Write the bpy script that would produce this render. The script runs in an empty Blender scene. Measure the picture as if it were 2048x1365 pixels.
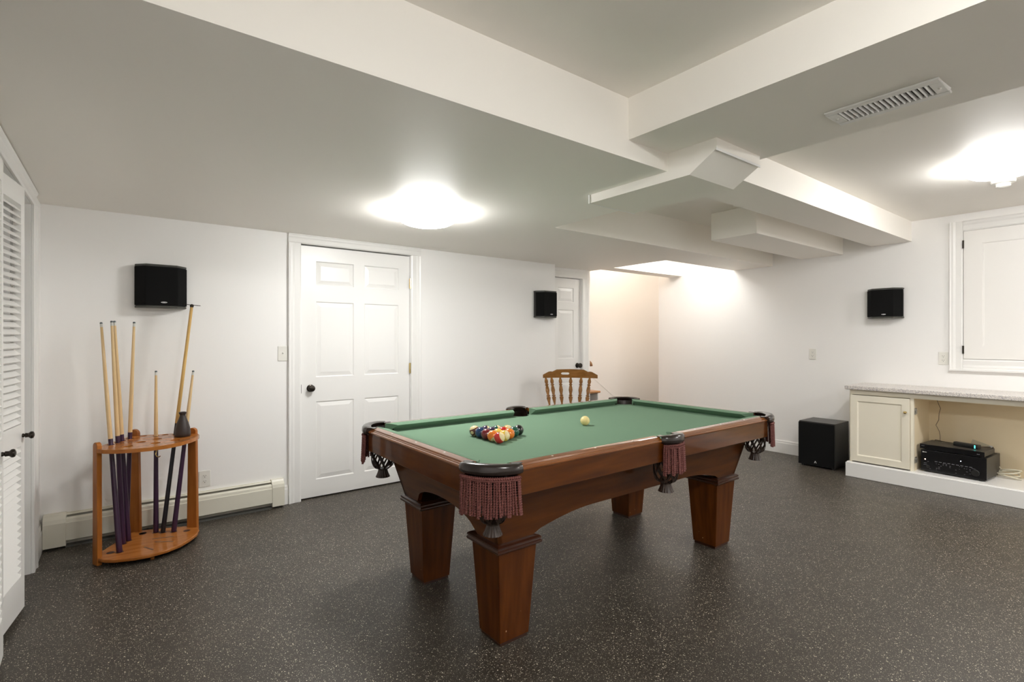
import bpy, bmesh, math, random
from mathutils import Vector, Matrix
from mathutils.geometry import tessellate_polygon
random.seed(7)
PI = math.pi
SC = bpy.context.scene
COL = SC.collection

# ------------------------------------------------------------------ camera, world, light, exposure
cam_d = bpy.data.cameras.new('camera')
cam = bpy.data.objects.new('camera', cam_d)
COL.objects.link(cam)
cam.location = (0.0, 0.0, 1.3014)
cam.rotation_euler = (PI / 2, 0, math.radians(52.52 - 90.0))
cam_d.sensor_width = 36.0
cam_d.lens = 1022.0 / 2048.0 * 36.0
cam_d.shift_y = -5.5 / 2048.0
cam_d.clip_start = 0.02
SC.camera = cam

world = bpy.data.worlds.new('world')
SC.world = world
world.use_nodes = True
world.node_tree.nodes['Background'].inputs[0].default_value = (0.9, 0.95, 1.0, 1)
world.node_tree.nodes['Background'].inputs[1].default_value = 0.0

SC.view_settings.view_transform = 'Standard'
SC.view_settings.look = 'None'
SC.view_settings.gamma = 1.0
SC.view_settings.use_curve_mapping = False
SC.view_settings.exposure = 0.46
SC.cycles.use_denoising = True
SC.cycles.max_bounces = 14
SC.cycles.diffuse_bounces = 8
SC.cycles.glossy_bounces = 5
SC.cycles.sample_clamp_indirect = 6.0
SC.cycles.caustics_reflective = False
SC.cycles.caustics_refractive = False

# ceiling fixtures: (x, y, z of ceiling, emission, colour, label)
LAMP_E = 62.0
LAMPS = [
    (1.60, 3.00, 2.13, 0.86, (1.0, 0.992, 0.972), 'round glowing dome light on the low ceiling above the pool table'),
    (4.40, 0.67, 2.41, 0.74, (1.0, 0.985, 0.96), 'round glowing dome light on the ceiling beside the smoke detector'),
    (5.25, 3.56, 2.41, 0.30, (1.0, 0.98, 0.95), 'dome light inside the ceiling recess before the staircase'),
    (0.90, -0.30, 2.41, 1.02, (1.0, 0.992, 0.972), 'dome light on the high ceiling above the camera'),
    (4.30, -1.50, 2.41, 1.5, (1.0, 0.985, 0.96), 'unseen dome light added on the right ceiling behind the camera'),  # added out of view to brighten the right wall and cabinet
    (5.75, 4.85, 3.18, 0.56, (1.0, 0.85, 0.71), 'warm dome light high above the staircase'),
]

# ------------------------------------------------------------------ helpers
def mat(name, col, rough=0.5, metal=0.0, spec=None, coat=0.0, sheen=0.0, emit=None, es=0.0):
    m = bpy.data.materials.new(name); m.use_nodes = True
    b = m.node_tree.nodes['Principled BSDF']
    b.inputs['Base Color'].default_value = (*col, 1)
    b.inputs['Roughness'].default_value = rough
    b.inputs['Metallic'].default_value = metal
    if spec is not None: b.inputs['Specular IOR Level'].default_value = spec
    if coat: b.inputs['Coat Weight'].default_value = coat; b.inputs['Coat Roughness'].default_value = 0.12
    if sheen: b.inputs['Sheen Weight'].default_value = sheen
    if emit: b.inputs['Emission Color'].default_value = (*emit, 1); b.inputs['Emission Strength'].default_value = es
    return m

def nd(m, t, **kw):
    n = m.node_tree.nodes.new(t)
    for k, v in kw.items():
        if hasattr(n, k): setattr(n, k, v)
        else: n.inputs[k.replace('_', ' ')].default_value = v
    return n
def ln(m, a, ao, b, bi): m.node_tree.links.new(a.outputs[ao], b.inputs[bi])
def bsdf(m): return m.node_tree.nodes['Principled BSDF']

def bumped(m, scale, strength, dist=0.002, detail=3.0):
    tc = nd(m, 'ShaderNodeTexCoord'); n = nd(m, 'ShaderNodeTexNoise', Scale=scale, Detail=detail)
    bp = nd(m, 'ShaderNodeBump', Strength=strength, Distance=dist)
    ln(m, tc, 'Object', n, 'Vector'); ln(m, n, 'Fac', bp, 'Height'); ln(m, bp, 'Normal', bsdf(m), 'Normal')
    return m

def varied(m, c1, c2, scale, stretch=(1, 1, 1), detail=4.0, lo=0.35, hi=0.65):
    tc = nd(m, 'ShaderNodeTexCoord'); mp = nd(m, 'ShaderNodeMapping'); mp.inputs['Scale'].default_value = stretch
    n = nd(m, 'ShaderNodeTexNoise', Scale=scale, Detail=detail)
    r = nd(m, 'ShaderNodeValToRGB')
    r.color_ramp.elements[0].position = lo; r.color_ramp.elements[1].position = hi
    r.color_ramp.elements[0].color = (*c1, 1); r.color_ramp.elements[1].color = (*c2, 1)
    ln(m, tc, 'Object', mp, 'Vector'); ln(m, mp, 'Vector', n, 'Vector'); ln(m, n, 'Fac', r, 'Fac')
    ln(m, r, 'Color', bsdf(m), 'Base Color')
    return m, r

def wood(name, dark, light, rough, grain=(1, 12, 12), scale=3.0, coat=0.3, chips=None):
    m = mat(name, light, rough, coat=coat, spec=0.08)
    bsdf(m).inputs['Coat Roughness'].default_value = 0.06; bsdf(m).inputs['Coat IOR'].default_value = 1.5
    _, r = varied(m, dark, light, scale, grain, 6.0, 0.3, 0.75)
    if chips:
        # worn pale chips, denser low on the leg
        tc = nd(m, 'ShaderNodeTexCoord'); v = nd(m, 'ShaderNodeTexVoronoi', Scale=26.0)
        mp = nd(m, 'ShaderNodeMapping'); mp.inputs['Scale'].default_value = (1, 1, 0.55)
        n = nd(m, 'ShaderNodeTexNoise', Scale=60.0, Detail=3.0)
        sep = nd(m, 'ShaderNodeSeparateXYZ')
        mr = nd(m, 'ShaderNodeMapRange'); mr.inputs['From Min'].default_value = 0.0; mr.inputs['From Max'].default_value = 0.32
        mr.inputs['To Min'].default_value = chips; mr.inputs['To Max'].default_value = -0.02
        add = nd(m, 'ShaderNodeMath', operation='ADD'); mu = nd(m, 'ShaderNodeMath', operation='MULTIPLY'); mu.inputs[1].default_value = 0.16
        lt = nd(m, 'ShaderNodeMath', operation='LESS_THAN')
        mix = nd(m, 'ShaderNodeMix', data_type='RGBA')
        ln(m, tc, 'Object', mp, 'Vector'); ln(m, mp, 'Vector', v, 'Vector'); ln(m, tc, 'Object', n, 'Vector')
        ln(m, n, 'Fac', mu, 0); ln(m, v, 'Distance', add, 0); ln(m, mu, 'Value', add, 1)
        ln(m, tc, 'Object', sep, 'Vector'); ln(m, sep, 'Z', mr, 'Value')
        ln(m, add, 'Value', lt, 0); ln(m, mr, 'Result', lt, 1)
        ln(m, lt, 'Value', mix, 'Factor')
        mix.inputs['A'].default_value = (0, 0, 0, 1)
        m.node_tree.links.new(r.outputs['Color'], mix.inputs[6])
        mix.inputs[7].default_value = (0.55, 0.33, 0.17, 1)
        m.node_tree.links.new(mix.outputs[2], bsdf(m).inputs['Base Color'])
    return m

class MB:
    def __init__(s): s.bm = bmesh.new()
    def box(s, x0, y0, z0, x1, y1, z1, M=None):
        vs = [s.bm.verts.new((x, y, z)) for z in (z0, z1) for (x, y) in ((x0, y0), (x1, y0), (x1, y1), (x0, y1))]
        if M is not None:
            for v in vs: v.co = M @ v.co
        for f in ((0, 3, 2, 1), (4, 5, 6, 7), (0, 1, 5, 4), (1, 2, 6, 5), (2, 3, 7, 6), (3, 0, 4, 7)):
            s.bm.faces.new([vs[i] for i in f])
        return s
    def hexa(s, bot, top):
        a = [s.bm.verts.new(p) for p in bot]; b = [s.bm.verts.new(p) for p in top]; n = len(a)
        s.bm.faces.new(a[::-1]); s.bm.faces.new(b)
        for i in range(n): s.bm.faces.new((a[i], a[(i + 1) % n], b[(i + 1) % n], b[i]))
        return s
    def prism(s, pts, z0, z1, M=None):
        bot = [Vector((x, y, z0)) for x, y in pts]; top = [Vector((x, y, z1)) for x, y in pts]
        if M is not None: bot = [M @ p for p in bot]; top = [M @ p for p in top]
        return s.hexa(bot, top)
    def plate(s, outer, holes, z0, z1):
        L = [outer] + holes
        flat = [p for l in L for p in l]
        tris = tessellate_polygon([[Vector((x, y, 0)) for x, y in l] for l in L])
        vb = [s.bm.verts.new((x, y, z0)) for x, y in flat]; vt = [s.bm.verts.new((x, y, z1)) for x, y in flat]
        for t in tris:
            s.bm.faces.new([vb[i] for i in t]); s.bm.faces.new([vt[i] for i in reversed(t)])
        k = 0
        for l in L:
            n = len(l)
            for i in range(n):
                i0, i1 = k + i, k + (i + 1) % n; s.bm.faces.new((vb[i0], vb[i1], vt[i1], vt[i0]))
            k += n
        return s
    def tube(s, pts, r, seg=10, cap=True, squash=1.0, lobes=0, lobe_amp=0.0, twist=0.0):
        pts = [Vector(p) for p in pts]; n = len(pts)
        rs = r if isinstance(r, (list, tuple)) else [r] * n
        rings = []; up = None; ang = 0.0
        for i, p in enumerate(pts):
            t = (pts[min(i + 1, n - 1)] - pts[max(i - 1, 0)])
            if t.length < 1e-9: t = Vector((0, 0, 1))
            t.normalize()
            if up is None:
                up = Vector((0, 0, 1)) if abs(t.z) < 0.9 else Vector((1, 0, 0))
            a = t.cross(up)
            if a.length < 1e-6: a = t.orthogonal()
            a.normalize(); b = a.cross(t).normalized(); up = b
            if i: ang += twist * (pts[i] - pts[i - 1]).length
            ring = []
            for k in range(seg):
                th = 2 * PI * k / seg
                rr = rs[i] * (1 + (lobe_amp * math.cos(lobes * (th + ang)) if lobes else 0))
                ring.append(s.bm.verts.new(p + a * (math.cos(th) * rr) + b * (math.sin(th) * rr * squash)))
            rings.append(ring)
        for i in range(n - 1):
            for k in range(seg):
                s.bm.faces.new((rings[i][k], rings[i][(k + 1) % seg], rings[i + 1][(k + 1) % seg], rings[i + 1][k]))
        if cap: s.bm.faces.new(rings[0][::-1]); s.bm.faces.new(rings[-1])
        return s
    def ribbon(s, pts, normals, w, th):
        """flat strap along pts; normals point outwards"""
        pts = [Vector(p) for p in pts]; n = len(pts); rings = []
        for i, p in enumerate(pts):
            t = (pts[min(i + 1, n - 1)] - pts[max(i - 1, 0)]).normalized(); nn = Vector(normals[i]).normalized()
            a = t.cross(nn).normalized()
            rings.append([s.bm.verts.new(p + a * w / 2 + nn * th / 2), s.bm.verts.new(p - a * w / 2 + nn * th / 2),
                          s.bm.verts.new(p - a * w / 2 - nn * th / 2), s.bm.verts.new(p + a * w / 2 - nn * th / 2)])
        for i in range(n - 1):
            for k in range(4): s.bm.faces.new((rings[i][k], rings[i][(k + 1) % 4], rings[i + 1][(k + 1) % 4], rings[i + 1][k]))
        s.bm.faces.new(rings[0][::-1]); s.bm.faces.new(rings[-1])
        return s
    def lathe(s, prof, seg=24, M=None, cap=True):
        rings = []
        for r, z in prof:
            rings.append([s.bm.verts.new((M or Matrix()) @ Vector((max(r, 1e-4) * math.cos(2 * PI * k / seg), max(r, 1e-4) * math.sin(2 * PI * k / seg), z))) for k in range(seg)])
        for i in range(len(rings) - 1):
            for k in range(seg):
                s.bm.faces.new((rings[i][k], rings[i][(k + 1) % seg], rings[i + 1][(k + 1) % seg], rings[i + 1][k]))
        if cap: s.bm.faces.new(rings[0][::-1]); s.bm.faces.new(rings[-1])
        return s
    def sweep(s, prof, path, cap=True):
        """prof: list of (u, w) ; path: list of (origin, U, W)"""
        rings = [[s.bm.verts.new(Vector(o) + Vector(U) * u + Vector(W) * w) for u, w in prof] for o, U, W in path]
        n = len(prof)
        for i in range(len(rings) - 1):
            for k in range(n): s.bm.faces.new((rings[i][k], rings[i][(k + 1) % n], rings[i + 1][(k + 1) % n], rings[i + 1][k]))
        if cap: s.bm.faces.new(rings[0][::-1]); s.bm.faces.new(rings[-1])
        return s
    def build(s, name, m, parent=None, bevel=0.0, smooth=35, loc=None, segs=2):
        bmesh.ops.remove_doubles(s.bm, verts=s.bm.verts, dist=1e-6)
        bmesh.ops.recalc_face_normals(s.bm, faces=s.bm.faces)
        me = bpy.data.meshes.new(name)
        if loc is not None:
            bmesh.ops.translate(s.bm, verts=s.bm.verts, vec=-Vector(loc))
        s.bm.to_mesh(me); s.bm.free()
        me.materials.append(m)
        o = bpy.data.objects.new(name, me); COL.objects.link(o)
        if loc is not None: o.location = loc
        if parent is not None: o.parent = parent
        if smooth:
            me.polygons.foreach_set('use_smooth', [True] * len(me.polygons))
            me.set_sharp_from_angle(angle=math.radians(smooth))
        if bevel:
            bv = o.modifiers.new('bevel', 'BEVEL'); bv.width = bevel; bv.segments = segs; bv.limit_method = 'ANGLE'
            bv.angle_limit = math.radians(40); bv.harden_normals = True
        return o

def thing(name, label, cat, loc=(0, 0, 0), rz=0.0, group=None):
    o = bpy.data.objects.new(name, None); COL.objects.link(o)
    o.location = loc; o.rotation_euler = (0, 0, rz); o.empty_display_size = 0.05
    o['label'] = label; o['category'] = cat
    if group: o['group'] = group
    return o
def tag(o, label, cat, group=None):
    o['label'] = label; o['category'] = cat
    if group: o['group'] = group
    return o
def struct(o, label=None, cat=None):
    o['kind'] = 'structure'
    if label: o['label'] = label
    if cat: o['category'] = cat
    return o

# ------------------------------------------------------------------ materials
WALL = bumped(mat('wall_paint', (0.915, 0.908, 0.898), 0.5), 55.0, 0.12, 0.002)
CEIL = bumped(mat('ceiling_paint', (0.93, 0.90, 0.845), 0.55), 40.0, 0.10, 0.002)
TRIM = mat('white_trim_paint', (0.86, 0.855, 0.84), 0.30)
DOORW = mat('white_door_paint', (0.86, 0.855, 0.84), 0.32)
LOUV = mat('white_louver_paint', (0.86, 0.85, 0.83), 0.38)
HEAT = mat('ivory_enamel', (0.74, 0.72, 0.62), 0.35)
CREAM = mat('cream_cabinet_paint', (0.87, 0.82, 0.69), 0.35)
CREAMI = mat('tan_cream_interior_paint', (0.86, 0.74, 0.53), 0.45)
PLATE = mat('ivory_plastic', (0.80, 0.79, 0.74), 0.3)
BLACKP = mat('black_plastic', (0.012, 0.012, 0.011), 0.35)
GREYP = mat('dark_grey_plastic', (0.045, 0.044, 0.035), 0.4)
CLOTHB = bumped(mat('black_speaker_cloth', (0.006, 0.006, 0.006), 0.9, spec=0.15), 900.0, 0.3, 0.0005)
SILVER = mat('silver_print', (0.75, 0.75, 0.75), 0.3, 0.2)
BRASS = mat('brass', (0.72, 0.55, 0.24), 0.25, 1.0)
NICKEL = mat('steel', (0.55, 0.54, 0.50), 0.3, 1.0)
BRONZE = mat('dark_bronze', (0.035, 0.028, 0.022), 0.28, 0.7)
SLOT = mat('dark_slot', (0.02, 0.02, 0.018), 0.8)
FELT = bumped(mat('green_felt', (0.150, 0.245, 0.165), 0.9, spec=0.12), 500.0, 0.25, 0.0006)
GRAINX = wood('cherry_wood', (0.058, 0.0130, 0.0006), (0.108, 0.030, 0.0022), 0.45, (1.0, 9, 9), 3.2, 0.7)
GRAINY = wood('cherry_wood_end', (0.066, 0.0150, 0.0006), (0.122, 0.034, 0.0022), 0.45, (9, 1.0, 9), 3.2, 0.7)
RAILX = wood('lit_rail_wood', (0.155, 0.046, 0.008), (0.245, 0.088, 0.020), 0.35, (1.0, 9, 9), 3.2, 1.0)  # table cherry made lighter here, overhead light on the rail tops put into the colour
RAILY = wood('lit_rail_wood_end', (0.155, 0.046, 0.008), (0.245, 0.088, 0.020), 0.35, (9, 1.0, 9), 3.2, 1.0)
LEGW = wood('scuffed_cherry_wood', (0.060, 0.0135, 0.0012), (0.115, 0.033, 0.0045), 0.36, (9, 9, 1.0), 3.2, 0.35, chips=0.150)
MOULDW = mat('dark_moulding_wood', (0.040, 0.010, 0.003), 0.28, coat=0.3)
LEATHER = bumped(mat('dark_brown_leather', (0.018, 0.011, 0.009), 0.24, coat=0.25), 120.0, 0.12, 0.001)
STRAP = mat('brown_leather_strap', (0.028, 0.013, 0.007), 0.42)
FRINGE = mat('burgundy_rope', (0.150, 0.044, 0.036), 0.7)
RACKW = wood('honey_oak', (0.29, 0.092, 0.016), (0.43, 0.155, 0.032), 0.28, (7, 7, 1.0), 4.0, 0.4)
RACKT = wood('honey_oak_shelf', (0.32, 0.105, 0.020), (0.46, 0.175, 0.042), 0.25, (1.5, 9, 5), 4.0, 0.4)
CHAIRW = wood('golden_oak', (0.19, 0.082, 0.018), (0.30, 0.140, 0.038), 0.30, (2, 8, 8), 5.0, 0.4)
MAPLE = wood('maple_shaft', (0.66, 0.46, 0.24), (0.78, 0.59, 0.34), 0.35, (20, 20, 0.6), 3.0, 0.3)
MAPLEY = wood('yellow_maple_shaft', (0.58, 0.36, 0.12), (0.68, 0.45, 0.17), 0.35, (20, 20, 0.6), 3.0, 0.3)
PURPLE = mat('purple_lacquer', (0.038, 0.012, 0.040), 0.35, coat=0.1)
BLACKL = mat('black_lacquer', (0.010, 0.009, 0.012), 0.35, coat=0.1)
FERR = mat('white_ferrule', (0.62, 0.62, 0.58), 0.35)
CHALK = mat('blue_grey_tip', (0.10, 0.12, 0.13), 0.8)
VASEM = mat('dark_stoneware', (0.030, 0.020, 0.017), 0.42)
STAIRW = wood('oak_tread', (0.33, 0.15, 0.06), (0.45, 0.23, 0.10), 0.35, (1, 6, 6), 4.0, 0.2)
WHITEC = mat('white_cable', (0.66, 0.62, 0.50), 0.5)
DARKC = mat('dark_wire', (0.05, 0.03, 0.02), 0.5)
SHUT = mat('shutter_paint', (0.86, 0.845, 0.82), 0.4)

# speckled black rubber floor
FLOOR = mat('speckled_rubber', (0.03, 0.027, 0.025), 0.5, spec=0.5)
def floor_mat(m):
    tc = nd(m, 'ShaderNodeTexCoord')
    warp = nd(m, 'ShaderNodeTexNoise', Scale=70.0, Detail=2.0)
    vm = nd(m, 'ShaderNodeVectorMath', operation='MULTIPLY_ADD'); vm.inputs[1].default_value = (0.009, 0.009, 0.0)
    ln(m, tc, 'Object', warp, 'Vector'); ln(m, warp, 'Color', vm, 0); ln(m, tc, 'Object', vm, 2)
    base = nd(m, 'ShaderNodeTexNoise', Scale=2.2, Detail=5.0)
    br = nd(m, 'ShaderNodeValToRGB'); br.color_ramp.elements[0].position = 0.3; br.color_ramp.elements[1].position = 0.75
    br.color_ramp.elements[0].color = (0.036, 0.0295, 0.0225, 1); br.color_ramp.elements[1].color = (0.052, 0.043, 0.033, 1)
    ln(m, tc, 'Object', base, 'Vector'); ln(m, base, 'Fac', br, 'Fac')
    prev = br
    for (sc, th, keep, col) in ((150.0, 0.24, 0.62, (0.58, 0.52, 0.41)), (95.0, 0.21, 0.78, (0.78, 0.71, 0.57)), (230.0, 0.28, 0.50, (0.30, 0.27, 0.22))):
        v = nd(m, 'ShaderNodeTexVoronoi', Scale=sc); ln(m, vm, 'Vector', v, 'Vector')
        lt = nd(m, 'ShaderNodeMath', operation='LESS_THAN'); lt.inputs[1].default_value = th; ln(m, v, 'Distance', lt, 0)
        sp = nd(m, 'ShaderNodeSeparateColor'); ln(m, v, 'Color', sp, 'Color')
        gt = nd(m, 'ShaderNodeMath', operation='GREATER_THAN'); gt.inputs[1].default_value = keep; ln(m, sp, 'Red', gt, 0)
        mu = nd(m, 'ShaderNodeMath', operation='MULTIPLY'); ln(m, lt, 'Value', mu, 0); ln(m, gt, 'Value', mu, 1)
        mx = nd(m, 'ShaderNodeMix', data_type='RGBA'); ln(m, mu, 'Value', mx, 'Factor')
        m.node_tree.links.new(prev.outputs[2 if prev.type == 'MIX' else 0], mx.inputs[6]); mx.inputs[7].default_value = (*col, 1)
        prev = mx
    m.node_tree.links.new(prev.outputs[2], bsdf(m).inputs['Base Color'])
    rn = nd(m, 'ShaderNodeTexNoise', Scale=6.0, Detail=6.0)
    mr = nd(m, 'ShaderNodeMapRange'); mr.inputs['To Min'].default_value = 0.36; mr.inputs['To Max'].default_value = 0.50
    ln(m, tc, 'Object', rn, 'Vector'); ln(m, rn, 'Fac', mr, 'Value'); ln(m, mr, 'Result', bsdf(m), 'Roughness')
    bp = nd(m, 'ShaderNodeBump', Strength=0.35, Distance=0.0012); n2 = nd(m, 'ShaderNodeTexNoise', Scale=330.0, Detail=2.0)
    ln(m, tc, 'Object', n2, 'Vector'); ln(m, n2, 'Fac', bp, 'Height'); ln(m, bp, 'Normal', bsdf(m), 'Normal')
floor_mat(FLOOR)

# speckled granite-look laminate
GRAN = mat('speckled_laminate', (0.6, 0.58, 0.55), 0.3)
def gran(m):
    tc = nd(m, 'ShaderNodeTexCoord'); v = nd(m, 'ShaderNodeTexVoronoi', Scale=230.0)
    r = nd(m, 'ShaderNodeValToRGB'); sp = nd(m, 'ShaderNodeSeparateColor')
    cr = r.color_ramp; cr.interpolation = 'CONSTANT'
    cr.elements[0].color = (0.70, 0.66, 0.62, 1); cr.elements[1].position = 0.62; cr.elements[1].color = (0.50, 0.46, 0.44, 1)
    e = cr.elements.new(0.82); e.color = (0.30, 0.29, 0.32, 1)
    e = cr.elements.new(0.93); e.color = (0.80, 0.76, 0.70, 1)
    ln(m, tc, 'Object', v, 'Vector'); ln(m, v, 'Color', sp, 'Color'); ln(m, sp, 'Red', r, 'Fac'); ln(m, r, 'Color', bsdf(m), 'Base Color')
gran(GRAN)

# ------------------------------------------------------------------ room shell
XL, XR, YB, YF = -0.39, 5.96, 4.26, -2.6
ZH, ZL = 2.41, 2.13
struct(MB().box(-1.2, -2.7, -0.06, 7.6, 6.0, 0.0).build('floor', FLOOR, smooth=0), 'black rubber floor with cream and grey flecks')
# left wall with closet opening (y 2.05 .. 3.85)
w = MB()
w.box(XL - 0.12, YF, 0, XL, 1.25, ZH + 0.1)
w.box(XL - 0.12, 3.867, 0, XL, YB, ZL + 0.1)
w.box(XL - 0.12, 1.25, 2.057, XL, 3.867, ZH + 0.1)
struct(w.build('wall_left', WALL, smooth=0), 'white wall with the louvered closet opening')
# closet interior shell
w = MB()
w.box(-1.12, 1.1, 0, -1.08, 4.0, 2.3); w.box(-1.12, 1.1, 0, XL - 0.12, 1.14, 2.3); w.box(-1.12, 3.95, 0, XL - 0.12, 3.99, 2.3); w.box(-1.12, 1.1, 2.3, XL - 0.12, 4.0, 2.34)
struct(w.build('wall_closet', WALL, smooth=0))
# back wall with door opening x 1.15..2.10, z 0..2.05
w = MB()
w.box(XL - 0.12, YB, 0, 1.145, YB + 0.14, ZL + 0.1)
w.box(2.10, YB, 0, 3.875, YB + 0.14, ZL + 0.1)
w.box(1.145, YB, 2.06, 2.10, YB + 0.14, ZL + 0.1)
w.box(3.775, YB + 0.14, 0, 3.875, YB + 0.17, ZL + 0.1)
struct(w.build('wall_back', WALL, smooth=0), 'white back wall holding the six panel door')
# wall holding second door (set back), doorway x 3.66..4.456
w = MB()
w.box(4.456, 4.42, 0, 4.60, 4.50, ZL + 0.8); w.box(3.60, 4.42, 2.03, 4.456, 4.50, ZL + 0.8)
struct(w.build('wall_alcove', WALL, smooth=0), 'white wall around the second door beside the stairs')
w = MB(); w.box(1.0, YB + 0.19, 0, 3.9, YB + 0.22, 2.2); w.box(3.5, 4.488, 0, 4.45, 4.499, 2.02)
struct(w.build('wall_behind_doors', WALL, smooth=0))
# right wall
w = MB(); w.box(XR, YF, 0, XR + 0.12, 4.41, ZH + 0.1)
struct(w.build('wall_right', WALL, smooth=0), 'white right wall with shutter panel and media cabinet')
w = MB(); w.box(XL - 0.12, YF - 0.1, 0, XR + 0.12, YF, ZH + 0.1)
struct(w.build('wall_front', WALL, smooth=0))
# stairwell walls
w = MB(); w.box(3.0, 5.35, 0, 7.5, 5.45, 3.3); w.box(7.4, 4.41, 0, 7.5, 5.35, 3.3); w.box(XR + 0.12, 4.31, 0, 7.5, 4.41, 3.3); w.box(2.96, 4.5, 0, 3.0, 5.45, 3.3)
w.box(3.0, 4.42, 2.3, 4.6, 4.50, 3.3)
struct(w.build('wall_stairwell', WALL, smooth=0), 'softly lit wall behind the staircase')
# ceiling: high slab (with hole over the stairs)
c = MB()
c.box(XL - 0.12, YF - 0.1, ZH, XR + 0.12, 4.04, ZH + 0.1)
c.box(3.0, 4.2, 3.2, 7.5, 5.45, 3.3)
struct(c.build('ceiling', CEIL, smooth=0), 'off white ceiling')
# dropped low ceiling, one continuous block
c = MB()
low = [(XL, 1.544), (2.575, 1.544), (2.575, 2.84), (XR, 2.84), (XR, 3.31), (4.60, 3.31), (4.60, 4.42), (3.875, 4.42), (3.875, YB), (XL, YB)]
c.plate(low, [], ZL, ZH)
struct(c.build('trim_1', CEIL, smooth=0, bevel=0.0), 'dropped lower ceiling over the table and back wall')
# beam with vent
struct(MB().box(1.86, YF, 2.217, 2.60, 1.544, ZH).build('trim_2', CEIL, smooth=0), 'dropped ceiling beam carrying the air vent')
# long soffit to the right wall
struct(MB().box(2.55, 1.540, 2.220, XR, 1.870, ZH).build('trim_3', CEIL, smooth=0), 'long boxed soffit running to the right wall')
# boxed duct with sloping end
dpts = [(1.28, 2.217), (1.28, 2.168), (1.42, 2.082), (2.07, 2.082), (2.07, 2.13), (1.544, 2.13), (1.544, 2.217)]
d = MB(); d.sweep(dpts, [((2.155, 0, 0), (0, 1, 0), (0, 0, 1)), ((2.55, 0, 0), (0, 1, 0), (0, 0, 1))])
struct(d.build('trim_4', CEIL, smooth=0), 'short boxed duct with a sloping end below the beam')
d = MB(); d.box(2.150, 2.068, 2.080, 2.556, 2.078, 2.13); d.box(2.152, 1.279, 2.160, 2.555, 1.283, 2.172)
struct(d.build('trim_5', TRIM, smooth=0))
struct(MB().box(4.17, 2.12, 2.17, XR, 2.53, ZH).build('trim_6', CEIL, smooth=0, bevel=0.004), 'second boxed soffit in the ceiling recess')
struct(MB().box(4.60, 4.04, ZL, XR + 0.05, 4.24, 3.2).build('trim_7', CEIL, smooth=0), 'narrow header beam across the stair opening')
# skirt line on the stairwell wall
s = MB(); s.sweep([(0, 0), (0.004, 0), (0.004, 0.012), (0, 0.012)], [((4.6, 5.35, 0.636 + 0.668 * 1.133), (0, -1, 0), (0, 0, 1)), ((6.55, 5.35, 0.636 - 0.668 * 0.817), (0, -1, 0), (0, 0, 1))])
struct(s.build('trim_8', TRIM, smooth=0), 'sloping skirt board on the stairwell wall')

def skirting(name, p, q, nrm, h=0.145, label=None):
    prof = [(0, 0), (0.014, 0), (0.014, h * 0.78), (0.010, h * 0.84), (0.010, h * 0.92), (0.004, h), (0, h)]
    o = MB().sweep(prof, [((*p, 0), (*nrm, 0), (0, 0, 1)), ((*q, 0), (*nrm, 0), (0, 0, 1))]).build(name, TRIM, smooth=0, bevel=0.0015)
    struct(o, label); return o
skirting('baseboard_back', (2.196, YB), (3.875, YB), (0, -1))
skirting('baseboard_right', (XR, 1.92), (XR, 4.41), (-1, 0), label='white baseboard under the right wall')
skirting('baseboard_left', (XL, 4.00), (XL, YB), (1, 0), 0.16)
skirting('baseboard_corner', (1.008, YB), (1.046, YB), (0, -1), 0.15)
skirting('baseboard_near_right', (XR, YF), (XR, -0.75), (-1, 0))
skirting('baseboard_front', (XL, YF), (XR, YF), (0, 1))

def casing(name, x0, x1, z1, y, w=0.098, left=True, label=None, ztop=None):
    """door casing on a wall facing -y, around opening x0..x1 up to z1"""
    m = MB()
    prof = [(0, 0), (0, 0.012), (0.012, 0.018), (0.05, 0.016), (0.066, 0.021), (0.078, 0.021), (0.090, 0.026), (w, 0.026), (w, 0)]
    zt = ztop or z1 + w
    def leg(x, sx):
        m.sweep(prof, [((x, y, 0), (sx, 0, 0), (0, -1, 0)), ((x, y, z1), (sx, 0, 0), (0, -1, 0))])
    if left: leg(x0, -1)
    leg(x1, 1)
    hp = [(u * (zt - z1) / w, v) for u, v in prof]
    m.sweep(hp, [((x0 - (w if left else 0), y, z1), (0, 0, 1), (0, -1, 0)), ((x1 + w, y, z1), (0, 0, 1), (0, -1, 0))])
    # jamb lining
    m.box(x1, y - 0.001, 0, x1 + 0.02, y + 0.12, z1 + 0.02)
    if left: m.box(x0 - 0.02, y - 0.001, 0, x0, y + 0.12, z1 + 0.02)
    m.box(x0, y - 0.001, z1, x1, y + 0.12, z1 + 0.02)
    o = m.build(name, TRIM, smooth=0, bevel=0.0015); struct(o, label); return o
casing('trim_9', 1.143, 2.102, 2.056, YB, 0.096, label='white moulded casing around the six panel door', ztop=ZL - 0.001)
casing('trim_10', 3.66, 4.458, 2.022, 4.42, 0.085, left=False, ztop=ZL - 0.001)

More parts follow.
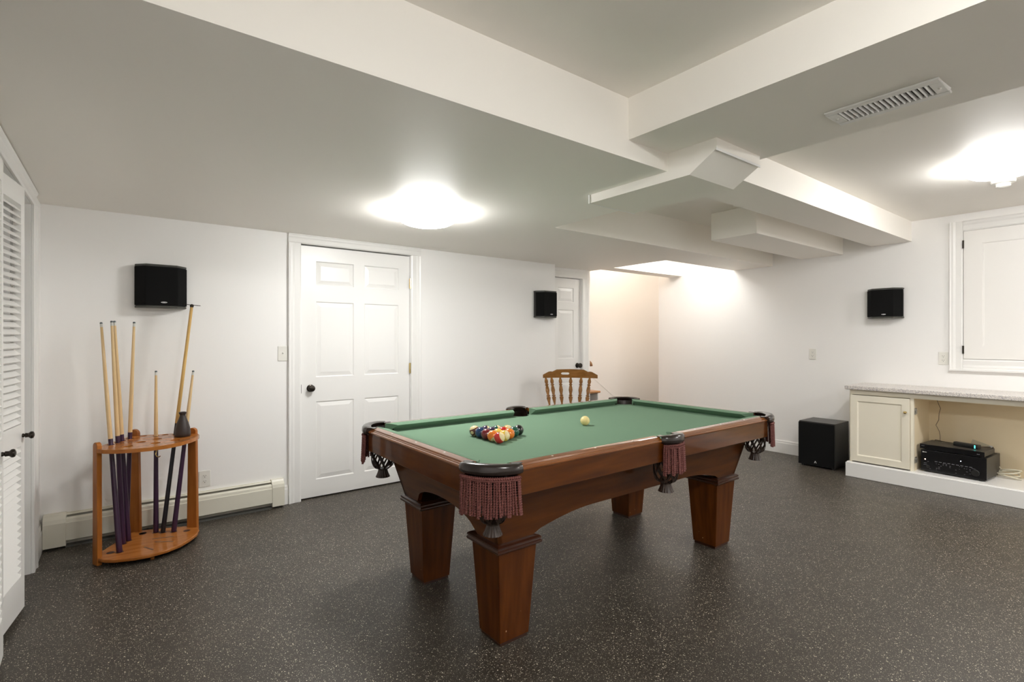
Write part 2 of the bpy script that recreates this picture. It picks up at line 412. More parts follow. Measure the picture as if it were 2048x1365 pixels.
def panel_door(name, x0, x1, z0, z1, y, cols, rows, label):
    """slab facing -y with raised panels (front face at y)"""
    m = MB()
    th = 0.035; g = 0.008
    m.box(x0, y + g, z0, x1, y + th, z1)
    xs = [x0] + [v for c in cols for v in c] + [x1]
    for i in range(0, len(xs), 2): m.box(xs[i], y, z0, xs[i + 1], y + g + 0.001, z1)
    zs = [z0] + [v for r in rows for v in r] + [z1]
    for c in cols:
        for i in range(0, len(zs), 2): m.box(c[0], y, zs[i], c[1], y + g + 0.001, zs[i + 1])
        for r in rows:
            a, b = 0.008, 0.040
            bot = [(c[0] + a, y + g, r[0] + a), (c[1] - a, y + g, r[0] + a), (c[1] - a, y + g, r[1] - a), (c[0] + a, y + g, r[1] - a)]
            top = [(c[0] + b, y + 0.0015, r[0] + b), (c[1] - b, y + 0.0015, r[0] + b), (c[1] - b, y + 0.0015, r[1] - b), (c[0] + b, y + 0.0015, r[1] - b)]
            m.hexa(bot, top)
            # ogee ring sloping from the frame into the panel groove
            for (p, q) in (((c[0], r[0]), (c[1], r[0])), ((c[1], r[0]), (c[1], r[1])), ((c[1], r[1]), (c[0], r[1])), ((c[0], r[1]), (c[0], r[0]))):
                cx, cz = (c[0] + c[1]) / 2, (r[0] + r[1]) / 2
                def ins(pt, k): return (pt[0] + (k if pt[0] < cx else -k), pt[1] + (k if pt[1] < cz else -k))
                p2, q2 = ins(p, 0.007), ins(q, 0.007)
                f = [m.bm.verts.new((p[0], y + 0.0005, p[1])), m.bm.verts.new((q[0], y + 0.0005, q[1])), m.bm.verts.new((q2[0], y + g, q2[1])), m.bm.verts.new((p2[0], y + g, p2[1]))]
                m.bm.faces.new(f)
    o = m.build(name, DOORW, smooth=0)
    struct(o, label); return o

def knob(name, parent, loc, nrm, m, r=0.026, L=0.055, rose=0.030):
    n = Vector(nrm).normalized(); q = n.to_track_quat('Z', 'Y').to_matrix().to_4x4()
    M = Matrix.Translation(Vector(loc)) @ q
    k = MB(); k.lathe([(rose, 0), (rose, 0.004), (rose * 0.75, 0.008), (0.011, 0.011), (0.010, L * 0.45), (r * 0.6, L * 0.52), (r * 0.96, L * 0.68), (r, L * 0.8), (r * 0.86, L * 0.93), (r * 0.45, L), (0.002, L + 0.001)], 24, M)
    return k.build(name, m, parent)

d1 = panel_door('door_1', 1.150, 2.096, 0.012, 2.048, 4.275,
                [(1.265, 1.580), (1.672, 1.990)], [(0.150, 0.785), (0.985, 1.600), (1.735, 1.930)], 'white six panel door with dark bronze knob')
knob('door_knob', d1, (1.222, 4.275, 0.897), (0, -1, 0), BRONZE)
def hinge(parent, x, z, m, y=4.27):
    h = MB(); h.box(x - 0.004, y - 0.004, z - 0.045, x + 0.012, y + 0.004, z + 0.045)
    h.tube([(x + 0.004, y - 0.006, z - 0.047), (x + 0.004, y - 0.006, z + 0.047)], 0.006, 8)
    return h.build('hinge', m, parent)
hinge(d1, 2.094, 1.80, BRASS, 4.262); hinge(d1, 2.094, 1.03, BRASS, 4.266)
st = MB().box(1.1455, 4.272, 0.86, 1.152, 4.276, 0.93).build('strike_plate', BRONZE, d1)
d2 = panel_door('door_2', 3.664, 4.454, 0.012, 2.016, 4.445,
                [(3.77, 4.03), (4.09, 4.345)], [(0.150, 0.785), (1.06, 1.640), (1.735, 1.905)], 'white panel door partly hidden at the back beside the stairs')
knob('door_knob', d2, (4.405, 4.445, 0.972), (0, -1, 0), BRONZE, 0.03, 0.07)

# ------------------------------------------------------------------ louvered closet doors on the left
def louver_leaf(name, P, Q, parent, knob_end=None, nrm_sign=1):
    """leaf from P to Q (plan), room face on the side of +x"""
    P = Vector((*P, 0)); Q = Vector((*Q, 0)); t = (Q - P); W = t.length; t.normalize()
    n = Vector((-t.y, t.x, 0))
    if n.x < 0: n = -n
    M = Matrix(((t.x, n.x, 0, P.x), (t.y, n.y, 0, P.y), (0, 0, 1, 0), (0, 0, 0, 1)))
    m = MB(); th = 0.028; sw = 0.048; z0, z1 = 0.03, 2.012
    m.box(0, -th, z0, sw, 0, z1, M); m.box(W - sw, -th, z0, W, 0, z1, M)
    rails = [(z0, z0 + 0.16), (0.80, 0.90), (z1 - 0.09, z1)]
    for a, b in rails: m.box(sw, -th, a, W - sw, 0, b, M)
    for a, b in ((rails[0][1], rails[1][0]), (rails[1][1], rails[2][0])):
        k = int((b - a) / 0.0315); st = (b - a) / k
        for i in range(k):
            zc = a + st * (i + 0.5)
            sl = [(-0.029, zc + 0.011), (-0.025, zc + 0.014), (0.001, zc - 0.010), (-0.003, zc - 0.014)]
            ring0 = [M @ Vector((sw - 0.004, u, v)) for u, v in sl]; ring1 = [M @ Vector((W - sw + 0.004, u, v)) for u, v in sl]
            m.hexa(ring0, ring1)
    o = m.build(name, LOUV, parent, smooth=0)
    if knob_end is not None:
        knob('door_knob', o, M @ Vector((knob_end, 0, 0.845)), n, BRONZE, 0.017, 0.042, 0.009)
    return o
d3 = thing('door_3', 'far white louvered folding closet door with small dark knob', 'door', (-0.40, 3.4, 0)); struct(d3)
def reparent(o, p):
    o.matrix_parent_inverse = Matrix.Translation(-p.location) @ Matrix(); return o
l1 = louver_leaf('louvered_leaf', (-0.360, 3.330), (-0.412, 2.945), d3, 0.030); reparent(l1, d3)
l2 = louver_leaf('louvered_leaf', (-0.365, 3.345), (-0.430, 3.730), d3); reparent(l2, d3)
d4 = thing('door_4', 'nearer white louvered folding closet door at the left edge', 'door', (-0.40, 2.4, 0)); struct(d4)
l3 = louver_leaf('louvered_leaf', (-0.372, 2.868), (-0.360, 2.47), d4, 0.055); reparent(l3, d4)
l4 = louver_leaf('louvered_leaf', (-0.362, 2.455), (-0.430, 2.07), d4); reparent(l4, d4)
# closet casing
m = MB()
m.box(XL - 0.119, 3.850, 0, XL - 0.001, 3.868, 2.055); m.box(XL - 0.119, 1.24, 2.040, XL - 0.001, 3.868, 2.058)
pf = [(0, 0), (0, 0.012), (0.012, 0.016), (0.06, 0.014), (0.078, 0.022), (0.085, 0.022), (0.085, 0)]
m.sweep(pf, [((XL, 3.855, 0), (0, 1, 0), (1, 0, 0)), ((XL, 3.855, 2.045), (0, 1, 0), (1, 0, 0))])
m.sweep([(u * 0.99, v) for u, v in pf], [((XL, 1.15, 2.042), (0, 0, 1), (1, 0, 0)), ((XL, 3.94, 2.042), (0, 0, 1), (1, 0, 0))])
m.sweep(pf, [((XL, 1.25, 0), (0, -1, 0), (1, 0, 0)), ((XL, 1.25, 2.045), (0, -1, 0), (1, 0, 0))])
m.box(-0.46, 1.25, 2.015, -0.425, 3.85, 2.040)
struct(m.build('trim_11', TRIM, smooth=0, bevel=0.0015), 'white casing and track around the louvered closet')

# ------------------------------------------------------------------ stairs
st = thing('staircase', 'wooden stair treads rising behind the wall corner', 'stairs', (4.8, 4.9, 0))
for k in range(6):
    xn = 4.86 - 0.262 * (k - 3); z = 0.19 * (k + 0.3) + 0.0
for k in range(5):
    zt = 0.628 + 0.19 * (k - 3); xn = 4.895 - 0.27 * (k - 3)
    if zt < 0.05: continue
    o = MB().box(xn - 0.30, 4.51, zt - 0.028, xn, 5.33, zt).build('tread', STAIRW, st, bevel=0.010, segs=3); reparent(o, st)
    o = MB().box(xn - 0.045, 4.52, max(0, zt - 0.19), xn - 0.025, 5.33, zt - 0.028).build('riser', TRIM, st, smooth=0); reparent(o, st)
h = MB().tube([(4.790, 4.555, 0.948), (4.765, 4.555, 0.960), (4.735, 4.555, 0.978), (4.2, 4.555, 1.352)], [0.003, 0.020, 0.032, 0.032], 16)
hr = h.build('stair_handrail', STAIRW, smooth=30); tag(hr, 'end of a wooden handrail at the wall corner by the stairs', 'handrail')
b = MB().tube([(4.55, 4.555, 1.08), (4.55, 4.555, 1.04), (4.55, 4.498, 1.02)], 0.007, 8).build('bracket', BRASS, hr)

# ------------------------------------------------------------------ ceiling lights, smoke detector, vent
for i, (x, y, z, e, col, lab) in enumerate(LAMPS):
    L = thing('ceiling_light', lab, 'ceiling light', (x, y, z))
    MB().lathe([(0.150, -0.012), (0.158, -0.010), (0.160, 0.0)], 48).build('base_ring', TRIM, L)
    gm = mat('lit_glass_%s' % ('warm' if i == 5 else 'white'), (0.9, 0.9, 0.88), 0.3, emit=col, es=LAMP_E * e)
    MB().lathe([(0.184, -0.008), (0.190, -0.020), (0.189, -0.040), (0.178, -0.060), (0.150, -0.076), (0.105, -0.088), (0.050, -0.095), (0.002, -0.097)][::-1], 48).build('glass_dome', gm, L)
sd = thing('smoke_detector', 'small white round smoke detector on the ceiling by the light', 'smoke detector', (4.90, 0.745, ZH))
MB().lathe([(0.066, 0), (0.068, -0.012), (0.064, -0.024), (0.050, -0.028)][::-1], 32).build('base', PLATE, sd)
MB().lathe([(0.036, -0.026), (0.041, -0.030), (0.041, -0.034), (0.036, -0.036), (0.041, -0.040), (0.038, -0.047), (0.026, -0.053), (0.003, -0.055)][::-1], 32).build('sensor_cap', PLATE, sd)

v = thing('air_vent', 'long white slatted air vent on the underside of the beam', 'vent', (2.352, 0.692, 2.217))
# frame built in local coordinates
m = MB(); hx, hy = 0.088, 0.184; ix, iy = 0.055, 0.146
m.box(-hx, -hy, -0.010, -ix, hy, -0.001); m.box(ix, -hy, -0.010, hx, hy, -0.001); m.box(-ix, -hy, -0.010, ix, -iy, -0.001); m.box(-ix, iy, -0.010, ix, hy, -0.001)
m.build('frame', TRIM, v, bevel=0.004)
MB().box(-ix, -iy, -0.0012, ix, iy, -0.0002).build('duct_opening', SLOT, v, smooth=0)
for k in range(17):
    yc = -iy + 2 * iy * (k + 0.5) / 17
    s = MB(); pr_ = [(yc - 0.0035, -0.001), (yc - 0.0015, -0.006), (yc + 0.0025, -0.0105), (yc + 0.0040, -0.0105), (yc + 0.0000, -0.0055), (yc - 0.0020, -0.001)]
    s.sweep(pr_, [((-ix, 0, 0), (0, 1, 0), (0, 0, 1)), ((ix, 0, 0), (0, 1, 0), (0, 0, 1))]); s.build('slat', TRIM, v)
for sy in (-1, 1):
    MB().lathe([(0.006, 0), (0.005, -0.003), (0.001, -0.004)][::-1], 12, Matrix.Translation((0.0, sy * 0.166, -0.010))).build('screw', NICKEL, v)

# ------------------------------------------------------------------ shutter window on right wall
fw = MB(); y0, y1, z0, z1 = -0.25, 1.165, 1.115, 2.252
W_ = 0.092; fp = [(0, 0), (0, 0.012), (0.012, 0.018), (0.05, 0.016), (0.066, 0.022), (0.08, 0.022), (W_, 0.028), (W_, 0)]
x = XR
fw.sweep(fp, [((x, y1, z0 - W_), (0, 1, 0), (-1, 0, 0)), ((x, y1, z1 + W_), (0, 1, 0), (-1, 0, 0))])
fw.sweep(fp, [((x, y0, z0 - W_), (0, -1, 0), (-1, 0, 0)), ((x, y0, z1 + W_), (0, -1, 0), (-1, 0, 0))])
fw.sweep(fp, [((x, y0, z1), (0, 0, 1), (-1, 0, 0)), ((x, y1, z1), (0, 0, 1), (-1, 0, 0))])
fw.sweep(fp, [((x, y0, z0), (0, 0, -1), (-1, 0, 0)), ((x, y1, z0), (0, 0, -1), (-1, 0, 0))])
fw.box(x - 0.034, y0 - W_, z0 - W_ - 0.012, x, y1 + W_ + 0.004, z0 - W_ + 0.004)
win = fw.build('window_1', TRIM, smooth=0, bevel=0.0015); struct(win, 'white cased basement window closed by a hinged panel')
pn = MB(); ya, yb = y0 + 0.004, y1 - 0.005
for (a, b, c_, d_) in ((ya, z0 + 0.004, yb, z0 + 0.116), (ya, z1 - 0.116, yb, z1 - 0.004), (ya, z0 + 0.116, ya + 0.11, z1 - 0.116), (yb - 0.125, z0 + 0.116, yb, z1 - 0.116)):
    pn.box(x - 0.018, a, b, x - 0.001, c_, d_)
pn.box(x - 0.008, ya + 0.1, z0 + 0.1, x - 0.001, yb - 0.11, z1 - 0.1)
pn.box(x - 0.013, ya + 0.110, z0 + 0.116, x - 0.008, yb - 0.125, z0 + 0.124); pn.box(x - 0.013, ya + 0.11, z1 - 0.124, x - 0.008, yb - 0.125, z1 - 0.116)
pn.box(x - 0.013, ya + 0.110, z0 + 0.124, x - 0.008, ya + 0.118, z1 - 0.124); pn.box(x - 0.013, yb - 0.133, z0 + 0.124, x - 0.008, yb - 0.125, z1 - 0.124)
shp = pn.build('shutter_panel', SHUT, win, smooth=0, bevel=0.001)
for z in (2.135, 1.20):
    h = MB(); h.tube([(x - 0.022, y1 - 0.002, z - 0.035), (x - 0.022, y1 - 0.002, z + 0.035)], 0.0065, 8)
    h.box(x - 0.020, y1 - 0.006, z - 0.033, x - 0.015, y1 + 0.002, z + 0.033); h.build('hinge', BRONZE, shp)

# ------------------------------------------------------------------ outlets and switch
def wall_plate(kind, loc, n, label, cat):
    t = thing(kind, label, cat, loc, math.atan2(n[1], n[0]) + PI / 2)   # local -y faces the room
    MB().box(-0.036, -0.006, -0.058, 0.036, -0.0005, 0.058).build('cover_plate', PLATE, t, bevel=0.003)
    if kind == 'wall_outlet':
        for s in (-1, 1):
            pts = [(0.0165 * math.cos(a), s * 0.0195 + 0.0145 * math.sin(a)) for a in [2 * PI * k / 16 for k in range(16)]]
            r = MB().sweep(pts, [((0, -0.006, 0), (1, 0, 0), (0, 0, 1)), ((0, -0.008, 0), (1, 0, 0), (0, 0, 1))]).build('socket', PLATE, t)
            q = MB()
            q.box(-0.0075, -0.0086, s * 0.0195 - 0.001, -0.0055, -0.0079, s * 0.0195 + 0.008); q.box(0.0055, -0.0086, s * 0.0195 + 0.0, 0.0075, -0.0079, s * 0.0195 + 0.0075)
            q.lathe([(0.0026, 0), (0.0026, 0.0007)], 10, Matrix.Translation((0, -0.0079, s * 0.0195 - 0.007)) @ Matrix.Rotation(PI / 2, 4, 'X'))
            q.build('slots', SLOT, r)
    else:
        MB().box(-0.005, -0.0075, -0.012, 0.005, -0.0055, 0.012).build('toggle_frame', PLATE, t)
        MB().hexa([(-0.004, -0.006, -0.004), (0.004, -0.006, -0.004), (0.004, -0.006, 0.007), (-0.004, -0.006, 0.007)], [(-0.003, -0.018, 0.004), (0.003, -0.018, 0.004), (0.003, -0.018, 0.009), (-0.003, -0.018, 0.009)]).build('toggle', PLATE, t)
    return t
wall_plate('light_switch', (1.008, YB, 1.182), (0, -1), 'ivory light switch on the wall left of the six panel door', 'light switch')
wall_plate('wall_outlet', (0.482, YB, 0.292), (0, -1), 'white outlet low on the back wall just above the heater', 'outlet')
wall_plate('wall_outlet', (XR, 2.412, 1.130), (-1, 0), 'white outlet on the right wall above the subwoofer', 'outlet')
wall_plate('wall_outlet', (XR, 1.304, 1.118), (-1, 0), 'white outlet beside the window casing on the right wall', 'outlet')

# ------------------------------------------------------------------ baseboard heater
bh = thing('baseboard_heater', 'long ivory metal baseboard heater along the back wall', 'heater', (0.32, YB, 0))
def L(o): return reparent(o, bh)
hx0, hx1 = -0.375, 1.006
def hp_(prof, a, b, name, m, bev=0.0015):
    o = MB().sweep(prof, [((a, YB, 0), (0, -1, 0), (0, 0, 1)), ((b, YB, 0), (0, -1, 0), (0, 0, 1))]).build(name, m, bh, smooth=0, bevel=bev); return L(o)
hp_([(0.001, 0.01), (0.006, 0.01), (0.006, 0.206), (0.001, 0.206)], -0.27, 0.92, 'back_plate', HEAT)
hp_([(0.006, 0.200), (0.030, 0.206), (0.034, 0.200), (0.034, 0.196), (0.006, 0.194)], -0.27, 0.92, 'top_rail', HEAT)
hp_([(0.040, 0.186), (0.060, 0.176), (0.064, 0.150), (0.060, 0.150), (0.056, 0.172), (0.040, 0.181)], -0.27, 0.92, 'damper', HEAT)
hp_([(0.062, 0.158), (0.068, 0.155), (0.070, 0.048), (0.062, 0.044), (0.062, 0.050), (0.066, 0.052), (0.064, 0.150), (0.060, 0.152)], -0.27, 0.92, 'front_panel', HEAT)
hp_([(0.010, 0.07), (0.055, 0.07), (0.055, 0.145), (0.010, 0.145)], -0.27, 0.92, 'heating_element', SLOT, 0)
hp_([(0.001, 0.0), (0.055, 0.0), (0.057, 0.012), (0.001, 0.012)], -0.27, 0.92, 'floor_tray', mat('dusty_grey_metal', (0.12, 0.12, 0.11), 0.6), 0)
capP = [(0.001, 0.016), (0.074, 0.016), (0.073, 0.160), (0.066, 0.182), (0.044, 0.200), (0.034, 0.214), (0.001, 0.214)]
hp_(capP, hx0, -0.266, 'end_cap', HEAT, 0.003); hp_(capP, 0.918, hx1, 'end_cap', HEAT, 0.003)

# ------------------------------------------------------------------ wall speakers
def wall_speaker(loc, n, label):
    t = thing('wall_speaker', label, 'speaker', loc, math.atan2(n[1], n[0]) + PI / 2)
    hw, fwid, dep, H_ = 0.145, 0.088, 0.115, 0.29
    plan = [(-hw, -0.001), (hw, -0.001), (hw, -0.045), (fwid, -dep), (-fwid, -dep), (-hw, -0.045)]
    ins = [(-hw + 0.004, -0.003), (hw - 0.004, -0.003), (hw - 0.004, -0.044), (fwid - 0.002, -dep + 0.004), (-fwid + 0.002, -dep + 0.004), (-hw + 0.004, -0.044)]
    MB().prism(ins, 0.012, H_ - 0.012).build('cabinet', BLACKP, t, smooth=0)
    MB().prism(plan, 0, 0.013).build('bottom_cap', GREYP, t, bevel=0.003)
    MB().prism(plan, H_ - 0.013, H_).build('top_cap', GREYP, t, bevel=0.003)
    g = [(hw + 0.001, -0.040), (hw + 0.003, -0.046), (fwid + 0.002, -dep - 0.004), (-fwid - 0.002, -dep - 0.004), (-hw - 0.003, -0.046), (-hw - 0.001, -0.040), (-hw + 0.004, -0.044), (-fwid, -dep + 0.002), (fwid, -dep + 0.002), (hw - 0.004, -0.044)]
    m = MB(); bot = [(a, b, 0.016) for a, b in g]; top = [(a, b, H_ - 0.016) for a, b in g]
    m.hexa(bot, top); m.build('grille', CLOTHB, t, smooth=25, bevel=0.003)
    pts = [(0.018 * math.cos(a), 0.0045 * math.sin(a)) for a in [2 * PI * k / 20 for k in range(20)]]
    bdg = MB().sweep(pts, [((0.012, -dep - 0.004, 0.036), (1, 0, 0), (0, 0, 1)), ((0.012, -dep - 0.007, 0.036), (1, 0, 0), (0, 0, 1))]).build('badge', SILVER, t)
    q = MB()
    for xx, ww in ((-0.012, 0.002), (-0.0085, 0.0015), (-0.005, 0.002), (-0.0012, 0.001), (0.003, 0.002), (0.007, 0.0015), (0.0105, 0.002)):
        q.box(0.012 + xx, -dep - 0.0075, 0.0345, 0.012 + xx + ww, -dep - 0.0069, 0.0378)
    q.build('badge_lettering', SLOT, bdg)
    return t
wall_speaker((0.222, YB, 1.506), (0, -1), 'black angled speaker on the back wall above the cue rack')
wall_speaker((3.705, YB, 1.526), (0, -1), 'black angled speaker at the end of the back wall above the chair')
wall_speaker((XR, 1.742, 1.496), (-1, 0), 'black angled speaker on the right wall above the media cabinet')

# ------------------------------------------------------------------ subwoofer
sw = thing('subwoofer', 'black box subwoofer on the floor at the end of the media cabinet', 'speaker', (5.73, 2.215, 0))
MB().box(-0.165, -0.165, 0.015, 0.175, 0.170, 0.455).build('cabinet', mat('black_ash_veneer', (0.022, 0.020, 0.018), 0.35), sw, bevel=0.003)
MB().box(-0.186, -0.160, 0.018, -0.165, 0.168, 0.446).build('grille', CLOTHB, sw, bevel=0.004)
m = MB()
def cyl_x(m, x0, x1, y, z, r): m.lathe([(r, x0), (r, x1)], 12, Matrix.Translation((0, y, z)) @ Matrix.Rotation(PI / 2, 4, 'Y'))
m = MB(); ax, az, ayc = -0.187, 0.045, 0.005
m.prism([(-0.011, 0), (-0.006, 0), (0.001, 0.016), (-0.003, 0.021)], ax - 0.001, ax, Matrix(((0, 0, 1, 0), (-1, 0, 0, ayc), (0, 1, 0, az), (0, 0, 0, 1))))
m.prism([(0.001, 0.021), (-0.002, 0.021), (0.004, 0.004), (0.011, 0.0), (0.012, 0.001)], ax - 0.001, ax, Matrix(((0, 0, 1, 0), (-1, 0, 0, ayc), (0, 1, 0, az), (0, 0, 0, 1))))
m.build('logo', SILVER, sw, smooth=0)
for (yy, zz) in ((-0.14, 0.03), (0.14, 0.03)):
    for xx in (-0.14, 0.15): MB().lathe([(0.016, 0), (0.014, 0.016)], 14, Matrix.Translation((xx, yy, 0))).build('foot', BLACKP, sw)

# ------------------------------------------------------------------ media cabinet
mc = thing('media_cabinet', 'cream built in low cabinet with one door and open bay', 'cabinet', (5.7, 0.6, 0))
def P_(o): return reparent(o, mc)
yL, yR = 1.894, -0.70
P_(MB().box(5.456, yR, 0, 5.955, 1.912, 0.140).build('plinth', TRIM, mc, bevel=0.004))
P_(MB().box(5.448, yR, 0.002, 5.458, 1.918, 0.132).build('kick_board', TRIM, mc, bevel=0.002))
P_(MB().box(5.49, yL - 0.018, 0.14, 5.955, yL, 0.805).build('side_panel', CREAM, mc, smooth=0))
P_(MB().box(5.512, 1.405, 0.14, 5.955, 1.424, 0.805).build('divider', CREAMI, mc, smooth=0))
P_(MB().box(5.94, yR, 0.14, 5.955, yL - 0.018, 0.805).build('back_panel', CREAMI, mc, smooth=0))
P_(MB().box(5.50, yR, 0.795, 5.955, yL, 0.812).build('top_panel', CREAMI, mc, smooth=0))
m = MB(); m.box(5.488, yR, 0.775, 5.508, yL + 0.002, 0.818); m.box(5.488, yL - 0.020, 0.14, 5.508, yL + 0.002, 0.775); m.box(5.488, 1.404, 0.14, 5.512, 1.428, 0.775)
P_(m.build('face_frame', CREAM, mc, smooth=0, bevel=0.001))
m = MB(); ya, yb, za, zb = 1.430, 1.884, 0.152, 0.770
m.box(5.478, ya, za, 5.489, yb, zb)
fw_ = 0.055
m.box(5.470, ya, za, 5.4785, yb, za + fw_); m.box(5.470, ya, zb - fw_, 5.4785, yb, zb); m.box(5.470, ya, za + fw_, 5.4785, ya + fw_, zb - fw_); m.box(5.470, yb - fw_, za + fw_, 5.4785, yb, zb - fw_)
# sloped bead
for (p, q, p2, q2) in (((ya + fw_, za + fw_), (yb - fw_, za + fw_), (ya + fw_ + .01, za + fw_ + .01), (yb - fw_ - .01, za + fw_ + .01)),
                       ((yb - fw_, zb - fw_), (ya + fw_, zb - fw_), (yb - fw_ - .01, zb - fw_ - .01), (ya + fw_ + .01, zb - fw_ - .01)),
                       ((ya + fw_, zb - fw_), (ya + fw_, za + fw_), (ya + fw_ + .01, zb - fw_ - .01), (ya + fw_ + .01, za + fw_ + .01)),
                       ((yb - fw_, za + fw_), (yb - fw_, zb - fw_), (yb - fw_ - .01, za + fw_ + .01), (yb - fw_ - .01, zb - fw_ - .01))):
    m.bm.faces.new([m.bm.verts.new(c) for c in ((5.4703, *p), (5.4703, *q), (5.4779, *q2), (5.4779, *p2))])
cd = P_(m.build('cabinet_door', CREAM, mc, smooth=0))
k = knob('cabinet_knob', cd, (5.470, 1.458, 0.650), (-1, 0, 0), BRASS, 0.012, 0.024, 0.010)
for z in (0.66, 0.235):
    h = MB(); h.box(5.512, 1.397, z - 0.028, 5.545, 1.406, z + 0.028); h.box(5.502, 1.388, z - 0.012, 5.530, 1.400, z + 0.012); h.tube([(5.522, 1.392, z - 0.02), (5.522, 1.392, z + 0.02)], 0.006, 8)
    P_(h.build('hinge', NICKEL, mc, bevel=0.001))
for yy in (0.70, 0.60):
    h = MB().box(5.58, yy - 0.02, 0.789, 5.62, yy + 0.02, 0.796); P_(h.build('magnetic_catch', BLACKP, mc, bevel=0.001))
ct = MB().box(5.442, yR - 0.02, 0.820, 5.957, 1.925, 0.856).build('countertop', GRAN, bevel=0.006, segs=3)
tag(ct, 'long speckled grey countertop on top of the cream cabinet', 'countertop')

# ------------------------------------------------------------------ audio gear in the bay
AV = mat('black_gloss_panel', (0.006, 0.006, 0.007), 0.18)
AVC = mat('dark_grey_metal_case', (0.050, 0.046, 0.040), 0.42, 0.3)
LABELM = mat('faint_grey_print', (0.30, 0.30, 0.32), 0.6)
rx = math.radians(6.0)
av = thing('av_receiver', 'black audio receiver with rows of small buttons on the cabinet deck', 'receiver', (5.545, 1.155, 0.140), -PI / 2 + math.radians(-4.0))
# local: x along width (towards -y world), -y is the front
Wd, Hh, Dp = 0.435, 0.190, 0.36
MB().box(-Wd / 2 + 0.003, 0.012, 0.016, Wd / 2 - 0.003, Dp, Hh).build('case', AVC, av, bevel=0.002)
MB().box(-Wd / 2, 0.0, 0.012, Wd / 2, 0.014, Hh + 0.002).build('front_panel', AV, av, bevel=0.003)
for xx in (-0.18, 0.18):
    for yy in (0.04, 0.30): MB().lathe([(0.022, 0.001), (0.020, 0.017)], 16, Matrix.Translation((xx, yy, 0))).build('foot', BLACKP, av)
def front_cyl(parent, name, x, z, r, dep, m, y=0.0, seg=24):
    return MB().lathe([(r, 0), (r, dep * 0.85), (r * 0.92, dep)], seg, Matrix.Translation((x, y, z)) @ Matrix.Rotation(PI / 2, 4, 'X')).build(name, m, parent)
front_cyl(av, 'volume_knob', 0.150, 0.062, 0.026, 0.014, BLACKP)
front_cyl(av, 'selector_knob', -0.165, 0.050, 0.012, 0.008, BLACKP)
m = MB()
for k in range(9): m.box(-0.118 + k * 0.0285, -0.002, 0.101, -0.118 + k * 0.0285 + 0.018, 0.001, 0.1035)
m.build('button_strip', LABELM, av)
m = MB(); random.seed(3)
for k in range(34):
    xx = random.choice([-0.17, -0.155, -0.11, -0.095, -0.08, -0.065, -0.045, -0.02, 0.0, 0.02, 0.045, 0.06, 0.075, 0.09, 0.11]); zz = random.choice([0.032, 0.045, 0.058, 0.070, 0.082, 0.092])
    ww = random.uniform(0.003, 0.011); m.box(xx, -0.0012, zz, xx + ww, 0.001, zz + 0.0018)
m.box(0.125, -0.0012, 0.092, 0.150, 0.001, 0.0935); m.box(-0.195, -0.0012, 0.076, -0.175, 0.001, 0.078); m.box(-0.198, -0.0012, 0.062, -0.172, 0.001, 0.0635)
m.build('panel_lettering', LABELM, av)
m = MB(); m.box(-0.205, -0.0015, 0.168, -0.196, 0.001, 0.176); m.box(-0.194, -0.0015, 0.1695, -0.176, 0.001, 0.1735); m.build('logo', SILVER, av)
front_cyl(av, 'power_light', -0.186, 0.110, 0.004, 0.002, mat('orange_white_led', (1, .6, .4), .4, emit=(1.0, 0.55, 0.35), es=8.0))
front_cyl(av, 'status_light', 0.055, 0.140, 0.003, 0.002, mat('blue_white_led', (.6, .7, 1), .4, emit=(0.6, 0.7, 1.0), es=7.0))

dp = thing('disc_player', 'slim black disc player resting on top of the audio receiver', 'disc player', (5.548, 1.162, 0.3315), -PI / 2 + math.radians(-4.0))
MB().box(-0.215, 0.010, 0.010, 0.210, 0.265, 0.050).build('case', AVC, dp, bevel=0.002)
MB().box(-0.217, -0.004, 0.008, 0.212, 0.011, 0.049).build('front_panel', AV, dp, bevel=0.002)
for xx in (-0.18, 0.18):
    for yy in (0.03, 0.22): MB().lathe([(0.014, 0.001), (0.013, 0.011)], 12, Matrix.Translation((xx, yy, 0))).build('foot', BLACKP, dp)
m = MB()
for xx in (-0.205, -0.198, -0.190): m.box(xx, -0.0052, 0.032, xx + 0.005, -0.0035, 0.0345)
for xx in (0.165, 0.175): m.box(xx, -0.0052, 0.024, xx + 0.006, -0.0035, 0.028)
m.build('panel_lettering', LABELM, dp)
sb = thing('streaming_box', 'small black box with a teal light on the disc player', 'streaming box', (5.665, 1.085, 0.3825), -PI / 2 + math.radians(-14))
m = MB()
pf = [(-0.024, 0), (0.024, 0), (0.027, 0.007), (0.027, 0.026), (0.020, 0.034), (-0.020, 0.034), (-0.027, 0.026), (-0.027, 0.007)]
m.sweep(pf, [((-0.085, 0, 0), (0, 1, 0), (0, 0, 1)), ((0.085, 0, 0), (0, 1, 0), (0, 0, 1))]); m.build('body', BLACKP, sb, bevel=0.002)
MB().box(0.062, -0.0285, 0.005, 0.070, -0.0265, 0.029).build('status_light', mat('teal_led', (0.1, .8, .75), .4, emit=(0.10, 0.85, 0.75), es=1.6), sb)

